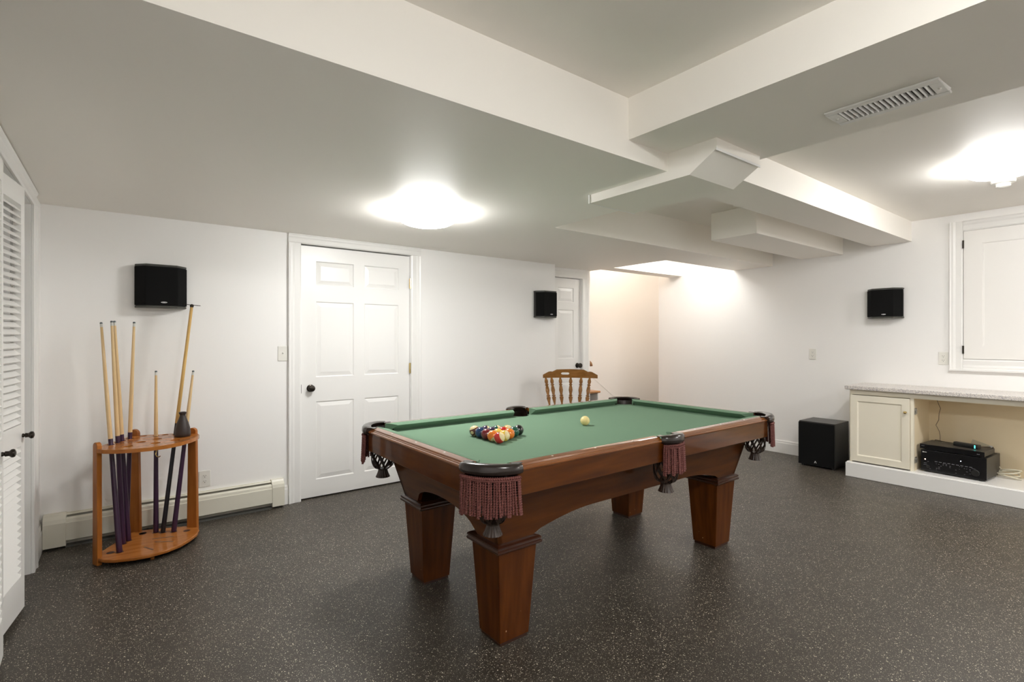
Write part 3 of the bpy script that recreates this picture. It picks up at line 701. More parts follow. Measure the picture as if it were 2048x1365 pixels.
pk = MB().box(-0.040, -0.010, 0, 0.040, 0.010, 0.0012).build('paper_strip', mat('tan_paper', (0.50, 0.46, 0.34), 0.7), smooth=0)
pk.location = (5.775, 1.235, 0.3822); pk.rotation_euler = (0, 0, -PI / 2 + math.radians(-4)); tag(pk, 'narrow tan paper strip lying on the disc player', 'paper')
ca = MB()
ca.tube([(5.70, 1.17, 0.396), (5.735, 1.215, 0.390), (5.79, 1.28, 0.386), (5.83, 1.33, 0.386), (5.86, 1.36, 0.36), (5.88, 1.37, 0.28), (5.90, 1.36, 0.16)], 0.003, 8)
tag(ca.build('power_cord', DARKC), 'thin dark cord leaving the small box toward the left back', 'cord')
ca = MB()
ca.tube([(5.665, 0.998, 0.395), (5.70, 1.0, 0.394), (5.76, 0.96, 0.392), (5.80, 0.945, 0.388), (5.84, 0.95, 0.36), (5.90, 0.95, 0.30), (5.92, 0.95, 0.24)], 0.004, 8)
ob = ca.build('video_cable', DARKC); tag(ob, 'thick dark cable running right over the back of the disc player', 'cable')
MB().box(5.768, 0.945, 0.389, 5.795, 0.965, 0.399).build('plug', mat('grey_plug', (.6, .6, .6), .4), ob, bevel=0.002)
# thin hanging wire in the bay
pts = [(5.90, 1.335, 0.794), (5.90, 1.338, 0.74), (5.90, 1.325, 0.70), (5.90, 1.312, 0.665), (5.90, 1.322, 0.62), (5.90, 1.325, 0.56), (5.90, 1.345, 0.51), (5.90, 1.322, 0.46), (5.90, 1.315, 0.42), (5.90, 1.315, 0.16)]
tag(MB().tube(pts, 0.0018, 6).build('hanging_wire', DARKC), 'thin crooked wire hanging down the back of the cabinet bay', 'wire')
# white cable coil behind the receiver
random.seed(11); ca = MB()
for k in range(4):
    cx, cy, R_ = 5.85 + random.uniform(-.02, .02), 0.86 + random.uniform(-.02, .02), random.uniform(0.05, 0.085); pts = []
    for a in range(26):
        th = 2 * PI * a / 25 + k; pts.append((cx + R_ * 0.55 * math.cos(th), cy + R_ * math.sin(th), 0.148 + 0.013 * k + 0.016 * (1 + math.sin(th + k * 1.4))))
    ca.tube(pts, 0.0055, 8)
ca.tube([(5.86, 0.90, 0.20), (5.88, 0.93, 0.23), (5.90, 0.95, 0.20), (5.91, 0.97, 0.15)], 0.004, 7)
cc = ca.build('cable_coil', WHITEC); tag(cc, 'tangled coil of white cable behind the receiver', 'cable')
ab = MB().box(-0.060, -0.002, 0, 0.060, 0.002, 0.085).build('antenna_card', mat('pale_card', (0.62, 0.56, 0.42), 0.6), smooth=0)
ab.location = (5.922, 1.065, 0.318); ab.rotation_euler = (0, math.radians(0), -PI / 2)
ab.rotation_euler = (math.radians(0), math.radians(18), -PI / 2)
tag(ab, 'flat grey card tilted against the back panel behind the small box', 'card')

# ------------------------------------------------------------------ POOL TABLE
TX0, TX1, TY0, TY1 = 1.047, 3.280, 1.520, 2.778
TCX, TCY = 2.1635, 2.149
ZB, ZN, ZT, ZLIP, ZAP = 0.777, 0.811, 0.820, 0.796, 0.700
CUT = 0.150     # wood rail ends this far from the corner
SP = 0.075      # half gap at side pocket
pt = thing('pool_table', 'cherry wood pool table with green felt and burgundy fringed pockets', 'pool table', (TCX, TCY, 0))
def T(o): return reparent(o, pt)

# bed with pocket notches
def arc(cx, cy, r, a0, a1, n):
    return [(cx + r * math.cos(math.radians(a0 + (a1 - a0) * i / n)), cy + r * math.sin(math.radians(a0 + (a1 - a0) * i / n))) for i in range(n + 1)]
bx0, bx1, by0, by1 = TX0 + 0.055, TX1 - 0.055, TY0 + 0.055, TY1 - 0.055
PR = 0.062
bed = []
bed += arc(bx0 + 0.012, by0 + 0.012, PR, 90, 0, 8)
bed += arc(TCX, by0 - 0.006, PR, 180, 0, 8)
bed += arc(bx1 - 0.012, by0 + 0.012, PR, 180, 90, 8)
bed += arc(bx1 - 0.012, by1 - 0.012, PR, -90, -180, 8)
bed += arc(TCX, by1 + 0.006, PR, 0, -180, 8)
bed += arc(bx0 + 0.012, by1 - 0.012, PR, 0, -90, 8)
T(MB().plate(bed, [], ZB - 0.03, ZB).build('bed_cloth', FELT, pt, smooth=0))

# rails: profile (inward d, z). wood and cushion separate
wood_prof = [(0.010, ZLIP - 0.001), (0.0, ZLIP + 0.001), (-0.002, ZLIP + 0.006), (0.001, ZLIP + 0.011), (0.007, ZLIP + 0.0125), (0.009, ZLIP + 0.0118), (0.011, ZLIP + 0.0155), (0.014, ZLIP + 0.0165), (0.016, ZLIP + 0.0155), (0.019, ZLIP + 0.0222), (0.022, ZLIP + 0.0232), (0.056, ZT), (0.056, ZLIP - 0.001)]
cush_prof = [(0.056, ZT + 0.0005), (0.070, ZT), (0.100, ZN + 0.003), (0.1045, ZN), (0.101, ZN - 0.004), (0.062, ZB - 0.003), (0.056, ZB - 0.004)]
apron_prof = [(0.006, ZAP), (0.004, ZAP + 0.003), (0.004, ZLIP), (0.024, ZLIP), (0.024, ZAP)]
def seg(p, q, inn): return lambda prof: [((p[0], p[1], 0), (inn[0], inn[1], 0), (0, 0, 1)), ((q[0], q[1], 0), (inn[0], inn[1], 0), (0, 0, 1))]
def cushion(p, q, inn, jawp, jawq):
    """cushion with angled jaws: nose ends pulled back by jaw"""
    P = Vector((*p, 0)); Q = Vector((*q, 0)); t = (Q - P).normalized(); I = Vector((*inn, 0)); m = MB(); rings = []
    for base, s, jw in ((P, 1, jawp), (P, 1, jawp * 0.93), (Q, -1, jawq * 0.93), (Q, -1, jawq)):
        pass
    def ring(base, s, jw, d0):
        return [m.bm.verts.new(base + I * d + t * s * (jw * max(0, (d - 0.056)) / 0.0485) + Vector((0, 0, z))) for d, z in cush_prof]
    rings = [ring(P, 1, jawp, 0), ring(Q, -1, jawq, 0)]
    n = len(cush_prof)
    for k in range(n): m.bm.faces.new((rings[0][k], rings[0][(k + 1) % n], rings[1][(k + 1) % n], rings[1][k]))
    m.bm.faces.new(rings[0][::-1]); m.bm.faces.new(rings[1])
    return m
JC, JS = 0.055, 0.022
cc_ = 0.118; sc_ = 0.062
def rail(a, b, inn, m_, ja, jb, d_pts):
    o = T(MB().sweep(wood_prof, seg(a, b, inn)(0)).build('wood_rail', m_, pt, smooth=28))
    # sights
    for (sx, sy) in d_pts:
        s = MB().lathe([(0.0045, 0), (0.0045, 0.0012), (0.001, 0.0014)], 14, Matrix.Translation((sx, sy, ZT - 0.0009))); s.build('sight', mat_sight, o)
    # cushion reaches a little further toward the pocket
    t = Vector((b[0] - a[0], b[1] - a[1])).normalized()
    ea, eb = (0.012 if ja == JC else 0.004), (0.012 if jb == JC else 0.004)
    ca_, cb_ = (a[0] - t.x * ea, a[1] - t.y * ea), (b[0] + t.x * eb, b[1] + t.y * eb)
    T(cushion(ca_, cb_, inn, ja, jb).build('cushion', FELT, pt, smooth=28))
mat_sight = mat('pearl_inlay', (0.80, 0.76, 0.68), 0.25)
def longpts(y, inn):
    x0, x1 = TX0 + 0.105, TX1 - 0.105; L_ = x1 - x0
    return [[(x0 + L_ * k / 8, y) for k in (1, 2, 3)], [(x0 + L_ * k / 8, y) for k in (5, 6, 7)]]
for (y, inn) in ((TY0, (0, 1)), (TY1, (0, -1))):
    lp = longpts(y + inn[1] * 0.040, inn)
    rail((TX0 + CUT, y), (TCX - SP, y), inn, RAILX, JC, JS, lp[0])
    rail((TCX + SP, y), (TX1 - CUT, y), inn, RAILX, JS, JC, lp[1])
    T(MB().sweep(apron_prof, seg((TX0 + CUT, y), (TCX - 0.060, y), inn)(0)).build('apron', GRAINX, pt, smooth=0, bevel=0.0015))
    T(MB().sweep(apron_prof, seg((TCX + 0.060, y), (TX1 - CUT, y), inn)(0)).build('apron', GRAINX, pt, smooth=0, bevel=0.0015))
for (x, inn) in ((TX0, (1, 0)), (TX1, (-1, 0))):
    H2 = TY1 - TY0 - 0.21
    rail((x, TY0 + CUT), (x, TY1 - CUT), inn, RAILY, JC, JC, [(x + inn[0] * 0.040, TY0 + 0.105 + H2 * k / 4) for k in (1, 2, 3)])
    T(MB().sweep(apron_prof, seg((x, TY0 + CUT), (x, TY1 - CUT), inn)(0)).build('apron', GRAINY, pt, smooth=0, bevel=0.0015))
# slate edge / liner under the rails so nothing shows through
T(MB().plate([(TX0 + 0.16, TY0 + 0.03), (TX1 - 0.16, TY0 + 0.03), (TX1 - 0.03, TY0 + 0.16), (TX1 - 0.03, TY1 - 0.16), (TX1 - 0.16, TY1 - 0.03), (TX0 + 0.16, TY1 - 0.03), (TX0 + 0.03, TY1 - 0.16), (TX0 + 0.03, TY0 + 0.16)], [], ZAP - 0.002, ZAP + 0.030).build('subframe', MOULDW, pt, smooth=0))

# cabinet body: four sloping arched panels
def body_panel(A0, B0, A1, B1, bottom, inn, m_):
    """A0-B0 at z=.445 line ends, A1-B1 at z=.70 ; bottom(s) gives z"""
    m = MB(); N = 40; th = 0.022
    zb, zt = 0.445, 0.712
    def pos(s, z):
        f = (z - zb) / (0.70 - zb)
        a = Vector(A0).lerp(Vector(A1), f); b = Vector(B0).lerp(Vector(B1), f); p = a.lerp(b, s); return Vector((p.x, p.y, z))
    I = Vector((*inn, 0)) * th; rows = []
    for i in range(N + 1):
        s = i / N; lo = bottom(s); rows.append([m.bm.verts.new(pos(s, lo)), m.bm.verts.new(pos(s, zt)), m.bm.verts.new(pos(s, zt) + I), m.bm.verts.new(pos(s, lo) + I)])
    for i in range(N):
        for k in range(4): m.bm.faces.new((rows[i][k], rows[i][(k + 1) % 4], rows[i + 1][(k + 1) % 4], rows[i + 1][k]))
    m.bm.faces.new(rows[0][::-1]); m.bm.faces.new(rows[-1])
    return T(m.build('cabinet_panel', m_, pt, smooth=20))
bl, bh_ = (1.240, 1.712), (3.087, 2.586)   # bottom rect
tl_, th_ = (1.170, 1.655), (3.157, 2.643)
def long_b(s):
    x = s * (bh_[0] - bl[0]); L_ = bh_[0] - bl[0]; e = min(x, L_ - x)
    if e < 0.19: return 0.445
    k = min(1, (e - 0.19) / 0.36); return 0.445 + 0.012 + (0.513 - 0.457) * math.sin(k * PI / 2)
def end_b(s):
    y = s * (bh_[1] - bl[1]); L_ = bh_[1] - bl[1]; e = min(y, L_ - y)
    if e < 0.17: return 0.445
    k = min(1, (e - 0.17) / (L_ / 2 - 0.17)); return 0.447 + 0.098 * math.sqrt(max(0, 1 - (1 - k) ** 2))
body_panel((bl[0], bl[1], 0), (bh_[0], bl[1], 0), (tl_[0], tl_[1], 0), (th_[0], tl_[1], 0), long_b, (0, 1), GRAINX)
body_panel((bh_[0], bh_[1], 0), (bl[0], bh_[1], 0), (th_[0], th_[1], 0), (tl_[0], th_[1], 0), long_b, (0, -1), GRAINX)
body_panel((bl[0], bh_[1], 0), (bl[0], bl[1], 0), (tl_[0], th_[1], 0), (tl_[0], tl_[1], 0), end_b, (1, 0), GRAINY)
body_panel((bh_[0], bl[1], 0), (bh_[0], bh_[1], 0), (th_[0], tl_[1], 0), (th_[0], th_[1], 0), end_b, (-1, 0), GRAINY)
# legs
for sx in (-1, 1):
    for sy in (-1, 1):
        cx, cy = TCX + sx * 0.8205, TCY + sy * 0.339
        lg = MB(); hb, ht = 0.0775, 0.102
        lg.hexa([(cx - hb, cy - hb, 0.014), (cx + hb, cy - hb, 0.014), (cx + hb, cy + hb, 0.014), (cx - hb, cy + hb, 0.014)],
                [(cx - ht, cy - ht, 0.412), (cx + ht, cy - ht, 0.412), (cx + ht, cy + ht, 0.412), (cx - ht, cy + ht, 0.412)])
        lo = T(lg.build('leg', LEGW, pt, bevel=0.003))
        f = MB().box(cx - hb + 0.006, cy - hb + 0.006, 0, cx + hb - 0.006, cy + hb - 0.006, 0.015).build('foot', MOULDW, lo)
        md = MB()
        rp = [(0.100, 0.406), (0.113, 0.408), (0.120, 0.414), (0.120, 0.421), (0.114, 0.427), (0.118, 0.430), (0.118, 0.437), (0.110, 0.443), (0.098, 0.447)]
        for i in range(len(rp) - 1):
            (a, z0_), (b_, z1_) = rp[i], rp[i + 1]
            md.hexa([(cx - a, cy - a, z0_), (cx + a, cy - a, z0_), (cx + a, cy + a, z0_), (cx - a, cy + a, z0_)], [(cx - b_, cy - b_, z1_), (cx + b_, cy - b_, z1_), (cx + b_, cy + b_, z1_), (cx - b_, cy + b_, z1_)])
        md.build('collar_moulding', MOULDW, lo, smooth=0, bevel=0.0015)

# pockets
def pocket(cx, cy, ang, kind):
    """ang: outward direction (deg)."""
    a0 = math.radians(ang); out = Vector((math.cos(a0), math.sin(a0), 0)); tan = Vector((-out.y, out.x, 0)); C0 = Vector((cx, cy, 0))
    pk = thing_part('pocket', C0)
    # outer arc of the leather iron
    if kind == 'corner': half, sag, hb = 0.116, 0.052, 0.0
    else: half, sag, hb = 0.078, 0.036, 0.0
    def arcpt(s, grow=0.0, z=0.0):
        # s -1..1 ; circle through (+-half,0) with sagitta sag
        R_ = (half * half + sag * sag) / (2 * sag); th = s * math.asin(half / R_)
        return C0 + out * (sag - R_ + (R_ + grow) * math.cos(th)) + tan * ((R_ + grow) * math.sin(th)) + Vector((0, 0, z))
    # leather rim: cross-section swept along the arc
    N = 24; m = MB(); rings = []
    prof = [(-0.030, 0.8205), (-0.020, 0.8250), (-0.002, 0.8270), (0.010, 0.8245), (0.0165, 0.816), (0.0185, 0.804), (0.016, 0.794), (0.008, 0.789), (-0.004, 0.789), (-0.012, 0.800), (-0.026, 0.808)]
    for i in range(N + 1):
        s = -1 + 2 * i / N; e = 0.0
        taper = 1.0 if abs(s) < 0.78 else 1.0 - (abs(s) - 0.78) * 1.6
        rings.append([m.bm.verts.new(arcpt(s, g * taper, 0.806 + (z - 0.806) * (0.75 + 0.25 * taper) + 0.005 * (1 - s * s) * (1 if z > 0.815 else 0))) for g, z in prof])
    n = len(prof)
    for i in range(N):
        for k in range(n): m.bm.faces.new((rings[i][k], rings[i][(k + 1) % n], rings[i + 1][(k + 1) % n], rings[i + 1][k]))
    m.bm.faces.new(rings[0][::-1]); m.bm.faces.new(rings[-1])
    m.build('leather_rim', LEATHER, pk, smooth=50)
    # thin flap ends lying on the rail tops
    for sgn in (-1, 1):
        m = MB()
        b0 = arcpt(sgn * 0.96, -0.03, 0.8203)
        if kind == 'corner': dirn = (tan * sgn * 0.72 - out * 0.70).normalized()
        else: dirn = tan * sgn
        w2 = Vector((-dirn.y, dirn.x, 0)) * 0.018
        m.hexa([b0 - w2 - dirn * 0.012, b0 + w2 - dirn * 0.012, b0 + w2 * 0.5 + dirn * 0.028, b0 - w2 * 0.5 + dirn * 0.028],
               [p + Vector((0, 0, 0.0028)) for p in (b0 - w2 - dirn * 0.012, b0 + w2 - dirn * 0.012, b0 + w2 * 0.5 + dirn * 0.028, b0 - w2 * 0.5 + dirn * 0.028)])
        m.build('leather_tab', LEATHER, pk, bevel=0.0012)
    # inner throat (leather back wall of the pocket)
    cN = C0 - out * ((0.062 if kind == 'corner' else 0.030) - (sag * 0.5 if kind == 'corner' else 0.0))
    m = MB(); ri = []; N2 = 36; span = 118 if kind == 'corner' else 105
    for i in range(N2 + 1):
        a = a0 + math.radians(-span + 2 * span * i / N2); d_ = Vector((math.cos(a), math.sin(a), 0))
        rt_ = 0.078 if kind == 'corner' else 0.056
        ri.append([m.bm.verts.new(cN + d_ * rt_ + Vector((0, 0, 0.806))), m.bm.verts.new(cN + d_ * 0.063 + Vector((0, 0, 0.712))), m.bm.verts.new(cN + d_ * 0.067 + Vector((0, 0, 0.712))), m.bm.verts.new(cN + d_ * (rt_ + 0.004) + Vector((0, 0, 0.806)))])
    for i in range(N2):
        for k in range(4): m.bm.faces.new((ri[i][k], ri[i][(k + 1) % 4], ri[i + 1][(k + 1) % 4], ri[i + 1][k]))
    m.bm.faces.new(ri[0][::-1]); m.bm.faces.new(ri[-1])
    m.build('leather_throat', LEATHER, pk)
    # fringe: braided header and twisted ropes
    m = MB()
    hd = [arcpt(-0.90 + 1.8 * i / 30, 0.012, 0.779) for i in range(31)]
    hd = [arcpt(-0.90 + 1.8 * i / 110, 0.012, 0.779) for i in range(111)]
    m.tube(hd, 0.0058, 8, lobes=2, lobe_amp=0.4, twist=360)
    hd = [arcpt(-0.90 + 1.8 * i / 30, 0.012, 0.771) for i in range(31)]
    m.tube(hd, 0.004, 8)
    K = 25 if kind == 'corner' else 19
    L_ = 0.136 if kind == 'corner' else 0.132
    for k in range(K):
        s = -0.88 + 1.76 * k / (K - 1) + random.uniform(-.012, .012); ln_ = L_ + random.uniform(-.008, .006); sway = random.uniform(-.004, .004)
        pts = []
        for j in range(61):
            f = j / 60; p = arcpt(s, 0.010 + 0.004 * math.sin(k * 1.7) + 0.004 * f, 0.772 - ln_ * f) + tan * (sway * f * f + s * 0.003 * f); pts.append(p)
        rr = [0.0036] + [0.0041 + 0.0006 * (j / 60) for j in range(59)] + [0.0046]
        m.tube(pts, rr, 8, lobes=2, lobe_amp=0.42, twist=330)
    m.build('fringe', FRINGE, pk, smooth=60)
    # woven leather net, bell shaped, and fluted end cup
    def rad(f):
        if f < 0.50: return 0.0605 - 0.002 * f
        g = (f - 0.50) / 0.50; return 0.0595 - 0.0375 * (1 - math.sqrt(max(0, 1 - g ** 2.2)))
    m = MB(); NS = 9
    for fam in (-1, 1):
        for k in range(NS):
            pts = []; nr = []
            for j in range(25):
                f = j / 24; z = 0.714 - 0.132 * f; th = 2 * PI * k / NS + fam * f * 1.15
                r = rad(f) + (0.002 if fam > 0 else -0.0015); d_ = Vector((math.cos(th), math.sin(th), 0))
                pts.append(cN + d_ * r + Vector((0, 0, z))); nr.append(d_)
            m.ribbon(pts, nr, 0.0095, 0.003)
    m.build('leather_net', STRAP, pk, smooth=40)
    m = MB(); rings = []
    for (r, z) in ((0.024, 0.584), (0.0235, 0.576), (0.026, 0.565), (0.031, 0.551), (0.037, 0.538), (0.035, 0.537), (0.020, 0.555)):
        rings.append([m.bm.verts.new(cN + Vector((math.cos(2 * PI * k / 36) * r * (1 + 0.06 * (k % 2)), math.sin(2 * PI * k / 36) * r * (1 + 0.06 * (k % 2)), z))) for k in range(36)])
    for i in range(len(rings) - 1):
        for k in range(36): m.bm.faces.new((rings[i][k], rings[i][(k + 1) % 36], rings[i + 1][(k + 1) % 36], rings[i + 1][k]))
    m.bm.faces.new(rings[0][::-1]); m.bm.faces.new(rings[-1])
    m.build('fringed_cup', STRAP, pk, smooth=0)
    return pk
def thing_part(name, C0):
    o = bpy.data.objects.new(name, None); COL.objects.link(o); o.empty_display_size = 0.03
    o.parent = pt; o.matrix_parent_inverse = Matrix.Translation(-pt.location); return o
ch = CUT / 2
for (x, y, a) in ((TX0, TY0, 225), (TX1, TY0, 315), (TX1, TY1, 45), (TX0, TY1, 135)):
    sx = 1 if x == TX0 else -1; sy = 1 if y == TY0 else -1
    pocket(x + sx * 0.079, y + sy * 0.079, a, 'corner')
    # casting behind the fringe
    c1 = (x + sx * (CUT + 0.002), y + sy * 0.006); c2 = (x + sx * 0.006, y + sy * (CUT + 0.002))
    T(MB().hexa([(*c1, ZAP), (*c2, ZAP), (c2[0] + sx * 0.02, c2[1] + sy * 0.02, ZAP), (c1[0] + sx * 0.02, c1[1] + sy * 0.02, ZAP)],
                [(*c1, 0.772), (*c2, 0.772), (c2[0] + sx * 0.02, c2[1] + sy * 0.02, 0.772), (c1[0] + sx * 0.02, c1[1] + sy * 0.02, 0.772)]).build('corner_casting', LEATHER, pt, smooth=0))
pocket(TCX, TY0 + 0.008, 270, 'side'); pocket(TCX, TY1 - 0.008, 90, 'side')

# ------------------------------------------------------------------ balls
def ball_mat(name, col, stripe=False):
    m = mat('ball_' + name, col, 0.07, coat=0.5); cream = (0.80, 0.66, 0.36)
    tc = nd(m, 'ShaderNodeTexCoord'); sp = nd(m, 'ShaderNodeSeparateXYZ'); ln(m, tc, 'Object', sp, 'Vector')
    mx = nd(m, 'ShaderNodeMix', data_type='RGBA'); mx.inputs[6].default_value = (*col, 1); mx.inputs[7].default_value = (*cream, 1)
    ab_ = nd(m, 'ShaderNodeMath', operation='ABSOLUTE'); gt = nd(m, 'ShaderNodeMath', operation='GREATER_THAN')
    ln(m, sp, 'Z', ab_, 0); ln(m, ab_, 'Value', gt, 0); gt.inputs[1].default_value = 0.0155 if stripe else 1.0
    # number spots on +-x
    yy = nd(m, 'ShaderNodeMath', operation='POWER'); yy.inputs[1].default_value = 2; zz = nd(m, 'ShaderNodeMath', operation='POWER'); zz.inputs[1].default_value = 2
    ay = nd(m, 'ShaderNodeMath', operation='ABSOLUTE'); ln(m, sp, 'Y', ay, 0); ln(m, ay, 'Value', yy, 0); ln(m, ab_, 'Value', zz, 0)
    ad = nd(m, 'ShaderNodeMath', operation='ADD'); ln(m, yy, 'Value', ad, 0); ln(m, zz, 'Value', ad, 1)
    lt = nd(m, 'ShaderNodeMath', operation='LESS_THAN'); lt.inputs[1].default_value = (0.0088 ** 2 if name == 'brown_s' else 0.0); ln(m, ad, 'Value', lt, 0)
    mxx = nd(m, 'ShaderNodeMath', operation='MAXIMUM'); ln(m, gt, 'Value', mxx, 0); ln(m, lt, 'Value', mxx, 1)
    ln(m, mxx, 'Value', mx, 'Factor'); m.node_tree.links.new(mx.outputs[2], bsdf(m).inputs['Base Color'])
    return m
BR = 0.0286
def sphere_mesh(name, m):
    b = bmesh.new(); bmesh.ops.create_uvsphere(b, u_segments=40, v_segments=24, radius=BR)
    me = bpy.data.meshes.new(name); b.to_mesh(me); b.free(); me.materials.append(m)
    me.polygons.foreach_set('use_smooth', [True] * len(me.polygons)); return me
A = Vector((1.497, 2.056)); sA = 0.0588
dL = Vector((math.cos(math.radians(88)), math.sin(math.radians(88)))); dB = Vector((math.cos(math.radians(28)), math.sin(math.radians(28))))
to_cam = lambda p: math.atan2(-p.y, -p.x)
RED, ORG, MAR, BLU, BRN, YEL, GRN, BLK, PUR = (0.50, 0.022, 0.018), (0.75, 0.20, 0.02), (0.16, 0.012, 0.018), (0.012, 0.045, 0.13), (0.11, 0.022, 0.012), (0.78, 0.56, 0.09), (0.010, 0.085, 0.055), (0.006, 0.006, 0.006), (0.035, 0.020, 0.060)
BALLS = [ # i, j, name, colour, stripe, rot (euler xyz deg), label
    (0, 0, 'red_s', RED, True, (62, 20, 20), 'red striped ball at the near tip of the triangle of balls'),
    (1, 0, 'orange_s', ORG, True, (150, 40, 60), 'orange and yellow striped ball directly left of the red tip ball'),
    (2, 0, 'maroon', MAR, False, (80, 30, 10), 'solid maroon ball in the middle of the left edge of the triangle'),
    (3, 0, 'blue', BLU, False, (30, 30, 10), 'solid navy blue ball on the left edge of the triangle'),
    (4, 0, 'brown_s', BRN, True, (20, 12, 206), 'brown striped ball with a number spot at the left corner of the triangle'),
    (0, 1, 'yellow_s', YEL, True, (55, 60, 0), 'pale yellow striped ball directly right of the red tip ball'),
    (0, 2, 'orange', ORG, False, (40, 70, 10), 'solid orange ball in the middle of the right edge of the triangle'),
    (0, 3, 'green', GRN, False, (10, 60, 10), 'solid dark green ball beside the black ball'),
    (0, 4, 'black', BLK, False, (60, 40, 10), 'solid black ball at the right corner of the triangle'),
    (1, 1, 'yellow', YEL, False, (20, 200, 206), 'solid yellow ball just behind the red tip ball'),
    (2, 1, 'purple', PUR, False, (20, 30, 40), 'solid dark purple ball in the middle of the triangle'),
    (1, 2, 'red', RED, False, (20, 60, 60), 'solid red ball inside the triangle behind the orange one'),
    (3, 1, 'purple_s', PUR, True, (70, 35, 40), 'purple striped ball in the back row behind the navy ball'),
    (2, 2, 'green_s', GRN, True, (60, 20, 40), 'green and white striped ball at the centre of the back row'),
    (1, 3, 'amber_s', (0.72, 0.36, 0.03), True, (50, 30, 10), 'yellow orange striped ball in the back row near the green ball'),
]
for (i, j, nm, col, st_, rot, lab) in BALLS:
    p = A + dL * sA * i + dB * sA * j
    o = bpy.data.objects.new('billiard_ball', sphere_mesh('billiard_ball', ball_mat(nm, col, st_))); COL.objects.link(o)
    o.location = (p.x, p.y, ZB + BR); o.rotation_euler = [math.radians(r) for r in rot]
    tag(o, lab, 'billiard ball', 'racked billiard balls on the table')
    if nm == 'brown_s':
        fc = bpy.data.curves.new('number', 'FONT'); fc.body = '15'; fc.size = 0.0105; fc.align_x = 'CENTER'; fc.align_y = 'CENTER'; fc.extrude = 0.0002
        fc.materials.append(BLACKL)
        tmp = bpy.data.objects.new('number_tmp', fc); COL.objects.link(tmp); bpy.context.view_layer.update()
        me = bpy.data.meshes.new_from_object(tmp.evaluated_get(bpy.context.evaluated_depsgraph_get())); bpy.data.objects.remove(tmp)
        t2 = bpy.data.objects.new('number', me); COL.objects.link(t2); t2.parent = o
        t2.matrix_local = Matrix.Translation((BR + 0.0001, 0, 0)) @ Matrix.Rotation(PI / 2, 4, 'Z') @ Matrix.Rotation(PI / 2, 4, 'X')
cm = mat('cue_ball_cream', (0.82, 0.68, 0.30), 0.07, coat=0.5)
o = bpy.data.objects.new('cue_ball', sphere_mesh('cue_ball', cm)); COL.objects.link(o); o.location = (2.217, 2.170, ZB + BR)
tag(o, 'cream yellow cue ball alone on the green felt', 'billiard ball')

# ------------------------------------------------------------------ cue rack
rk = thing('cue_rack', 'honey oak corner cue rack on the floor by the heater', 'cue rack', (0.12, 3.9, 0))
def K_(o): return reparent(o, rk)
front = [(-0.112, 3.765), (-0.075, 3.705), (-0.020, 3.665), (0.055, 3.638), (0.138, 3.630), (0.220, 3.648), (0.292, 3.694), (0.350, 3.765), (0.390, 3.830), (0.412, 3.900)]
outer = front + [(0.405, 4.020), (0.095, 4.130), (0.050, 4.118), (-0.122, 3.800)]
def circ(cx, cy, r, n=18): return [(cx + r * math.cos(2 * PI * k / n), cy + r * math.sin(2 * PI * k / n)) for k in range(n)]
# cues: bottom point, and tip point (x,y,z)
F_ = (math.cos(math.radians(52.52)), math.sin(math.radians(52.52))); R_v = (F_[1], -F_[0])
CUES = [
    ((-0.003, 3.780, 0.046), (-0.0915, 3.960, 1.398), 'p', 'purple butted cue leaning leftmost in the rack'),
    ((0.014, 3.921, 0.046), (-0.0410, 3.917, 1.407), 'p', 'purple butted cue second from the left, pale shaft in front'),
    ((0.040, 3.962, 0.046), (-0.0276, 3.970, 1.409), 'p', 'purple butted cue third from the left, crossing close behind another'),
    ((0.030, 4.047, 0.046), (0.0700, 4.001, 1.405), 'p', 'purple butted cue fourth from the left, leaning slightly right'),
    ((0.184, 4.021, 0.046), (0.1853, 4.056, 1.090), 's', 'short upright cue in the middle of the rack'),
    ((0.219, 3.993, 0.046), (0.3847, 4.052, 1.528), 'b', 'black handled bridge stick leaning right with a cross head'),
    ((0.276, 3.968, 0.046), (0.3840, 3.969, 1.088), 's', 'short cue at the right behind the dark vase'),
]
def at(b, t, z):
    k = (z - b[2]) / (t[2] - b[2]); return tuple(b[i] + (t[i] - b[i]) * k for i in range(3))
keep = [at(b, t, 0.657)[:2] for b, t, *_ in CUES]
extra = [(0.120, 4.078), (0.235, 4.048)]
holes_t = [circ(*c, 0.0195) for c in keep + extra]
big = [(0.035, 3.745), (0.100, 3.850), (0.185, 3.900), (0.170, 3.760), (0.270, 3.800)]
big = [c for c in big if all(math.dist(c, d_) > 0.055 for d_ in keep + extra)]
holes_t += [circ(*c, 0.026) for c in big]
top = MB().plate(outer, holes_t, 0.646, 0.668)
K_(top.build('top_shelf', RACKT, rk, smooth=30, bevel=0.003))
K_(MB().plate(outer, [], 0.026, 0.046).build('base_shelf', RACKT, rk, smooth=30, bevel=0.006, segs=3))
# cue sockets on the base: flat discs coloured dark for the shade inside
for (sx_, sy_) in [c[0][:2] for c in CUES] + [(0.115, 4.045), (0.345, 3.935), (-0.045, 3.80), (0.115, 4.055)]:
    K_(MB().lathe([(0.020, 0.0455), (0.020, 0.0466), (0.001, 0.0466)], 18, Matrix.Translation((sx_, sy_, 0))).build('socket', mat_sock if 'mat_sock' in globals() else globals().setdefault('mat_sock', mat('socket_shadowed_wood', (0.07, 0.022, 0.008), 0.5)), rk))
m = MB()
for (a, b_) in (((0.115, 3.78), (0.155, 3.70)), ((0.17, 3.835), (0.26, 3.775)), ((0.16, 3.90), (0.27, 3.87))):
    A_ = Vector((*a, 0.0462)); B_ = Vector((*b_, 0.0462)); t_ = (B_ - A_).normalized(); n_ = Vector((-t_.y, t_.x, 0)) * 0.005
    m.hexa([A_ - n_, B_ - n_, B_ + n_, A_ + n_], [p + Vector((0, 0, 0.0007)) for p in (A_ - n_, B_ - n_, B_ + n_, A_ + n_)])
